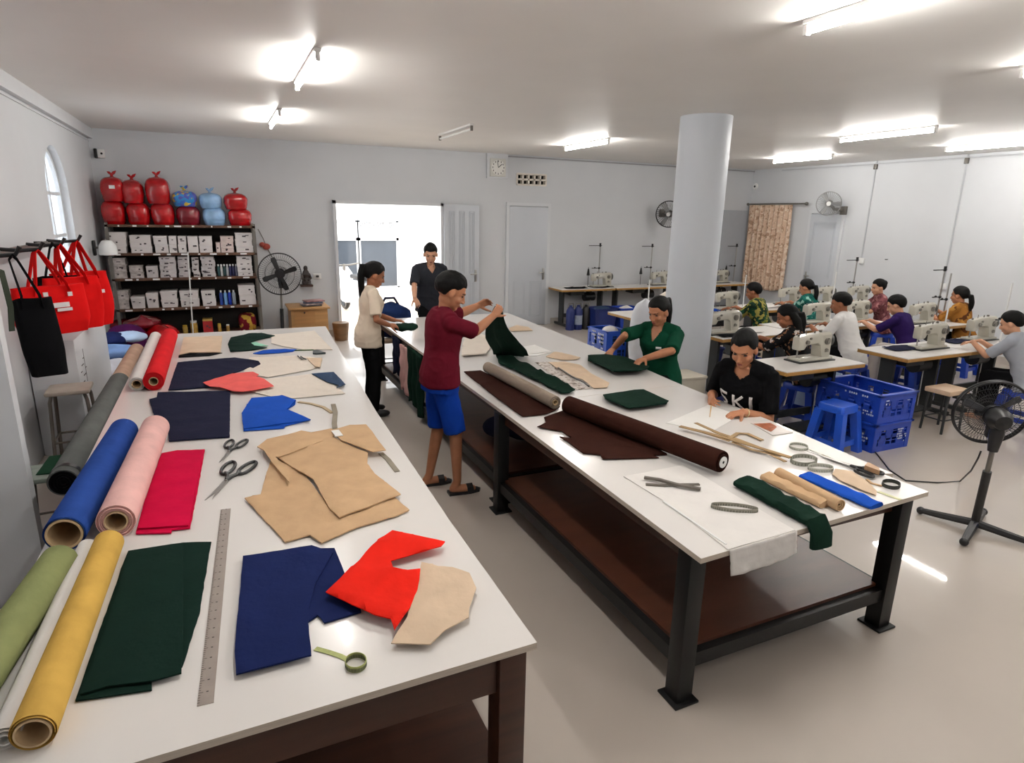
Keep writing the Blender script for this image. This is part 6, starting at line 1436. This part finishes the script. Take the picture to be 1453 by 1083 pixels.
# cloth hanging from his hands to the table
gt = thing('lifted_cloth', 'dark green cloth hanging in folds from the hands of the man in maroon', 'fabric piece', tuple(P(715, 510)))
hc_ = hp_.lerp(hp2, .5); tb = P(722, 506)
def drape(u, v):
    an = u * 2 * pi; k = v ** .8; zz = hc_.z + .02 + (ZT + .012 - hc_.z - .02) * v
    cxx = hc_.x + (tb.x - hc_.x) * v + .02; cyy = hc_.y + (tb.y - hc_.y) * v
    r1 = .025 + .085 * min(1, v * 1.6) + .04 * max(0, v - .7); r2 = .02 + .06 * k
    fo = 1 + .3 * sin(an * 6 + 3 * v) * min(1, v * 2) + .12 * noise.noise(V((cos(an) * 2, sin(an) * 2, v * 3)))
    ax, ay = .907, -.42; sw = .06 * sin(pi * min(1, v * 1.15)); cxx -= ax * sw; cyy -= ay * sw
    return V((cxx + ax * cos(an) * r1 * fo - ay * sin(an) * r2 * fo * -1, cyy + ay * cos(an) * r1 * fo + ax * sin(an) * r2 * fo, zz))
b = B(); b.loft([[drape(i / 44, j / 26) for i in range(44)] for j in range(27)]); b.make('draped_cloth', F_GREEN2, gt, world=True)
b = B(); b.cone(PX(677, 491, 1.98), PX(686, 493, 1.98), .009, n=8) if False else b.cone(P(675, 492, .80), P(690, 493, .80), .01, n=8); b.make('marker_pen', M_BLACKP, label='black marker pen lying under the lifted green cloth', cat='pen')
# woman in cream
cw_ = PY(537, 374, 6.45)
hr, hl = PY(560, 461, 6.3), PY(566, 454, 6.48)
wom = person('woman in a cream t-shirt with a very long ponytail, standing at the far table', cw_, face_rz(1, .0), True, 1.52, None, .03, .12, .42, 0, 0, hl + V((-.05, .0, .0)), hr + V((-.06, 0, .0)), (.3, 0, -1), (.2, .5, -.8), (1, -.2, -.1), (1, .1, -.15), (.6, .6),
             F_CREAMT, F_BLACK, False, 'pony', SKIN_C, .0065, 1.06, .62, -.14, .012, pony_len=.42, hsz=1.18, pole=((-.8, -.4, -1), (1.0, -.4, -1)))
b = B(); c = PY(576, 464, 6.38); b.ball(c, (.13, .11, .045), u=24, v=14)
for v in b.bm.verts: v.co += V((0, 0, 1)) * noise.noise(v.co * 14) * .02
b.make('cloth_bundle', F_GREEN2, label='dark green bunched cloth held by the woman in cream', cat='fabric piece')
# man in charcoal polo
dm = PY(611, 347, 8.55)
hnd = P(602, 449, .82); hnd.z = .84
pol = person('man in a charcoal polo shirt standing at the far end of the table', dm, face_rz(-.02, -1), False, 1.69, None, .03, .1, .35, -.22, 0, None, (hnd.x - .03, 8.12, .86), None, (.3, 0, -1), None, (.3, -.6, -.8), (.5, .4), F_POLO, F_BLACK, False, 'short', SKIN_B, .007, 1.14, .66, -.14, .012, vneck=.07, collar=F_POLO, hsz=1.2, pole=((-.6, -.3, -1), (.6, -.3, -1)))
on_chest(pol, [([(-.02, 0), (-.01, .012), (.0, .004), (.012, .014), (.03, .006)], .006)], .38, 0, MATS['print_white'] if 'print_white' in MATS else M_WPLAST, 'chest_logo', .085)
# blue bag on the far table behind her
b = B(); c = P(568, 446, .86)
t = thing('cloth_bag', 'dark blue bag by the doorway next to the man in the polo shirt', 'bag', (c.x + .02, 8.25, .42))
b = B(); b.ball((0, 0, .24), (.3, .16, .24), u=24, v=14)
for v in b.bm.verts: v.co += v.co.normalized() * noise.noise(v.co * 7) * .04
b.make('bag_body', fabric('bag_blue', (28, 44, 84), var=.25), t); b = B(); b.tube([(-.12, 0, .44), (-.06, 0, .54), (.06, 0, .54), (.12, 0, .44)], .016); b.make('strap', F_INK, t)
t.location = (c.x, 8.3, 0); t.children[0].location.z = .46; t.children[1].location.z = .46
st_ = wood_stool('stool carrying the dark blue bag at the far table end', (c.x, 8.3), .46, .4, .3, MATS['stool_light'])
# woman in green
gz = PX(932, 424, 3.62)
hr, hl = P(871, 494, PILE_Z + .035), P(915, 509, PILE_Z + .035)
grn = person('woman in a dark green v-neck shirt with a ponytail, seated and folding green cloth', gz, face_rz(-.93, -.36), True, 1.7, 'dark', .06, .14, .42, -.1, 0, hl, hr, (0, 0, -1), (-.2, -.3, -1), (-1, -.25, -.15), (-.9, -.5, -.45), (.55, .7),
             F_FOREST, F_BLACK, False, 'pony', SKIN_A, .0055, 1.16, .74, -.14, .008, vneck=.09, pony_len=.22, pole=((-.6, -.4, -.8), (.7, -.3, -.8)), hsz=1.1, elbow=(P(957, 516, .9), P(884, 480, 1.0)))
on_chest(grn, [([(-.026, 0), (.026, 0)], .022)], .36, 0, M_WPLAST, 'name_badge', .075)
# woman in the black SKI shirt
sz0 = PX(1055, 473, 3.27)
hr, hl = P(1009, 560, ZT + .06), P(1054, 585, ZT + .035)
el_ = P(1092, 588, ZT + .03)
ski = person('woman in a black shirt with white SKI lettering, seated and writing with a pencil', sz0, face_rz(-.93, -.37), True, 1.76, 'blue', .2, .22, .5, .12, 0, hl, hr, (0, 0, -1), (-.1, -.9, -.5), (-1, .1, -.1), (-.55, -.75, -.35), (.5, .95),
             F_BLK, F_BLACK, False, 'lowpony', SKIN_A, .0055, 1.06, .64, -.12, .012, vneck=.035, pony_len=.25, hsz=1.06, elbow=(P(1106, 596, .72), None))
M_SKI = mat('print_white', (232, 226, 224), .7)
def arcpts(cx, cy, rx, ry, a0, a1, n=9): return [(cx + rx * cos(a0 + (a1 - a0) * k / n), cy + ry * sin(a0 + (a1 - a0) * k / n)) for k in range(n + 1)]
K_ = 1.25
S_ = [(.028, .048), (-.02, .05), (-.028, .012), (.004, .01), (.024, -.012), (.018, -.042), (-.01, -.052), (-.032, -.036)]
sh_ = lambda p, dx: [(K_ * (x + dx + y * .12), K_ * y) for x, y in p]
on_chest(ski, [(sh_(S_, -.09), .02), (sh_([(-.02, .05), (-.02, -.05)], .0), .02), (sh_([(.034, .05), (-.012, .0)], .0), .019), (sh_([(-.008, .004), (.036, -.05)], .0), .019), (sh_([(.0, .05), (.0, -.05)], .078), .021)], .3, 0, M_SKI, 'shirt_lettering', -.008)
w_ = ski['WR'][0]; e_ = ski['EL'][0]; q = w_.lerp(e_, .12)
b = B(); dr = (e_ - w_).normalized(); b.torus(q, .029, .005, dr.to_track_quat('Z', 'Y').to_matrix(), n=24); b.make('bracelet', mat('bracelet_pale', (214, 196, 150), .3, .3), ski['root'], label='pale bracelet on the left wrist')
pen = ski['Rz'] @ ski['WR'][1] + V((ski['pel'].x, ski['pel'].y, 0)); tip = P(1007, 592, ZT + .003)
b = B(); b.cone(tip, tip + (pen + V((-.03, -.05, .04)) - tip).normalized() * .15, .0025, .0045, 8); b.make('pencil', mat('pencil_wood', (206, 168, 110), .5), label='light wooden pencil held by the woman in the black shirt', cat='pencil')
# sewing workers
PT = {'gy': pattern('blouse_green_yellow', (22, 44, 32), [(110, 116, 40), (30, 70, 48), (150, 140, 70)], 11, .54), 'teal': pattern('blouse_teal', (24, 96, 86), [(150, 196, 184), (20, 70, 68)], 13, .55), 'bw': pattern('blouse_black_white', (18, 17, 19), [(196, 184, 176), (120, 84, 60)], 17, .6), 'or': pattern('blouse_orange', (148, 98, 40), [(84, 46, 22), (172, 124, 56)], 9, .58), 'dr': pattern('blouse_dusty_red', (120, 70, 74), [(160, 112, 112), (96, 52, 58)], 15, .55)}
def worker(lab, px, z, rz, shirt, hair='short', female=True, lean=.25, pitch=.45, yaw=0, hands=None, width=1.0, skin=SKIN_A, seat='blue', sleeve=.65, h=1.56, trousers=None, pony=.2, curve=.25, knee=.4):
    ht = P(px[0], px[1], z); F = Matrix.Rotation(rz, 3, 'Z'); fwd_ = F @ V((0, 1, 0)); rt_ = F @ V((1, 0, 0))
    if hands is None: hands = (.22, .1, .83)
    c = V((ht.x, ht.y, 0)) + fwd_ * hands[0]
    return person(lab, ht, rz, female, h, seat, lean, curve, pitch, yaw, 0, c - rt_ * hands[1] + V((0, 0, hands[2])), c + rt_ * hands[1] + V((0, 0, hands[2])), (0, 0, -1), (0, 0, -1), tuple(fwd_ - rt_ * -.25 + V((0, 0, -.2))), tuple(fwd_ - rt_ * .25 + V((0, 0, -.2))), (.5, .5),
                  shirt, trousers or F_BLACK, False, hair, skin, .0095, width, sleeve, -.13, .02, pony_len=pony, knee=knee)
worker('person in a light grey t-shirt with short dark hair, seated at the far right', (1432, 443), 1.2, .15, F_GRY, 'short', True, .3, .4, .1, (.24, .09, .84), 1.08, SKIN_B, knee=.36)
worker('woman in an orange printed blouse with her hair tied, seated at a sewing machine', (1362, 407), 1.24, .1, PT['or'], 'lowpony', True, .15, .2, .05, (.3, .12, .86), 1.05, SKIN_A, pony=.12)
worker('worker in a purple t-shirt with short hair, seated sewing', (1268, 420), 1.2, .2, F_PURP, 'short', True, .3, .45, .2, (.28, .1, .84), 1.0, SKIN_B, trousers=fabric('trousers_pale', (196, 188, 184), var=.04))
worker('man in a white t-shirt seen from behind, seated at a sewing machine', (1191, 416), 1.26, .25, F_WHT, 'short', False, .25, .3, .35, (.2, .18, .84), 1.0, SKIN_C, h=1.62)
bwp = worker('woman in a black and white printed blouse with dark hair in a ponytail, seated', (1112, 434), 1.22, .35, PT['bw'], 'long', True, .32, .45, .3, (.28, .14, .82), 1.02, SKIN_C, sleeve=.75)
worker('woman in a teal printed blouse with her hair tied back, seated', (1142, 397), 1.22, .2, PT['teal'], 'lowpony', True, .2, .35, .15, (.26, .12, .84), 1.05, SKIN_A, pony=.16)
worker('woman in a dusty red blouse facing left at the back row', (1246, 397), 1.22, .95, PT['dr'], 'bun', True, .12, .25, .1, (.28, .12, .84), 1.0, SKIN_B)
worker('person in a green and yellow leaf blouse, seated beyond the round column', (1067, 402), 1.22, .35, PT['gy'], 'short', True, .25, .35, .2, (.26, .12, .84), 1.08, SKIN_C, sleeve=.7)
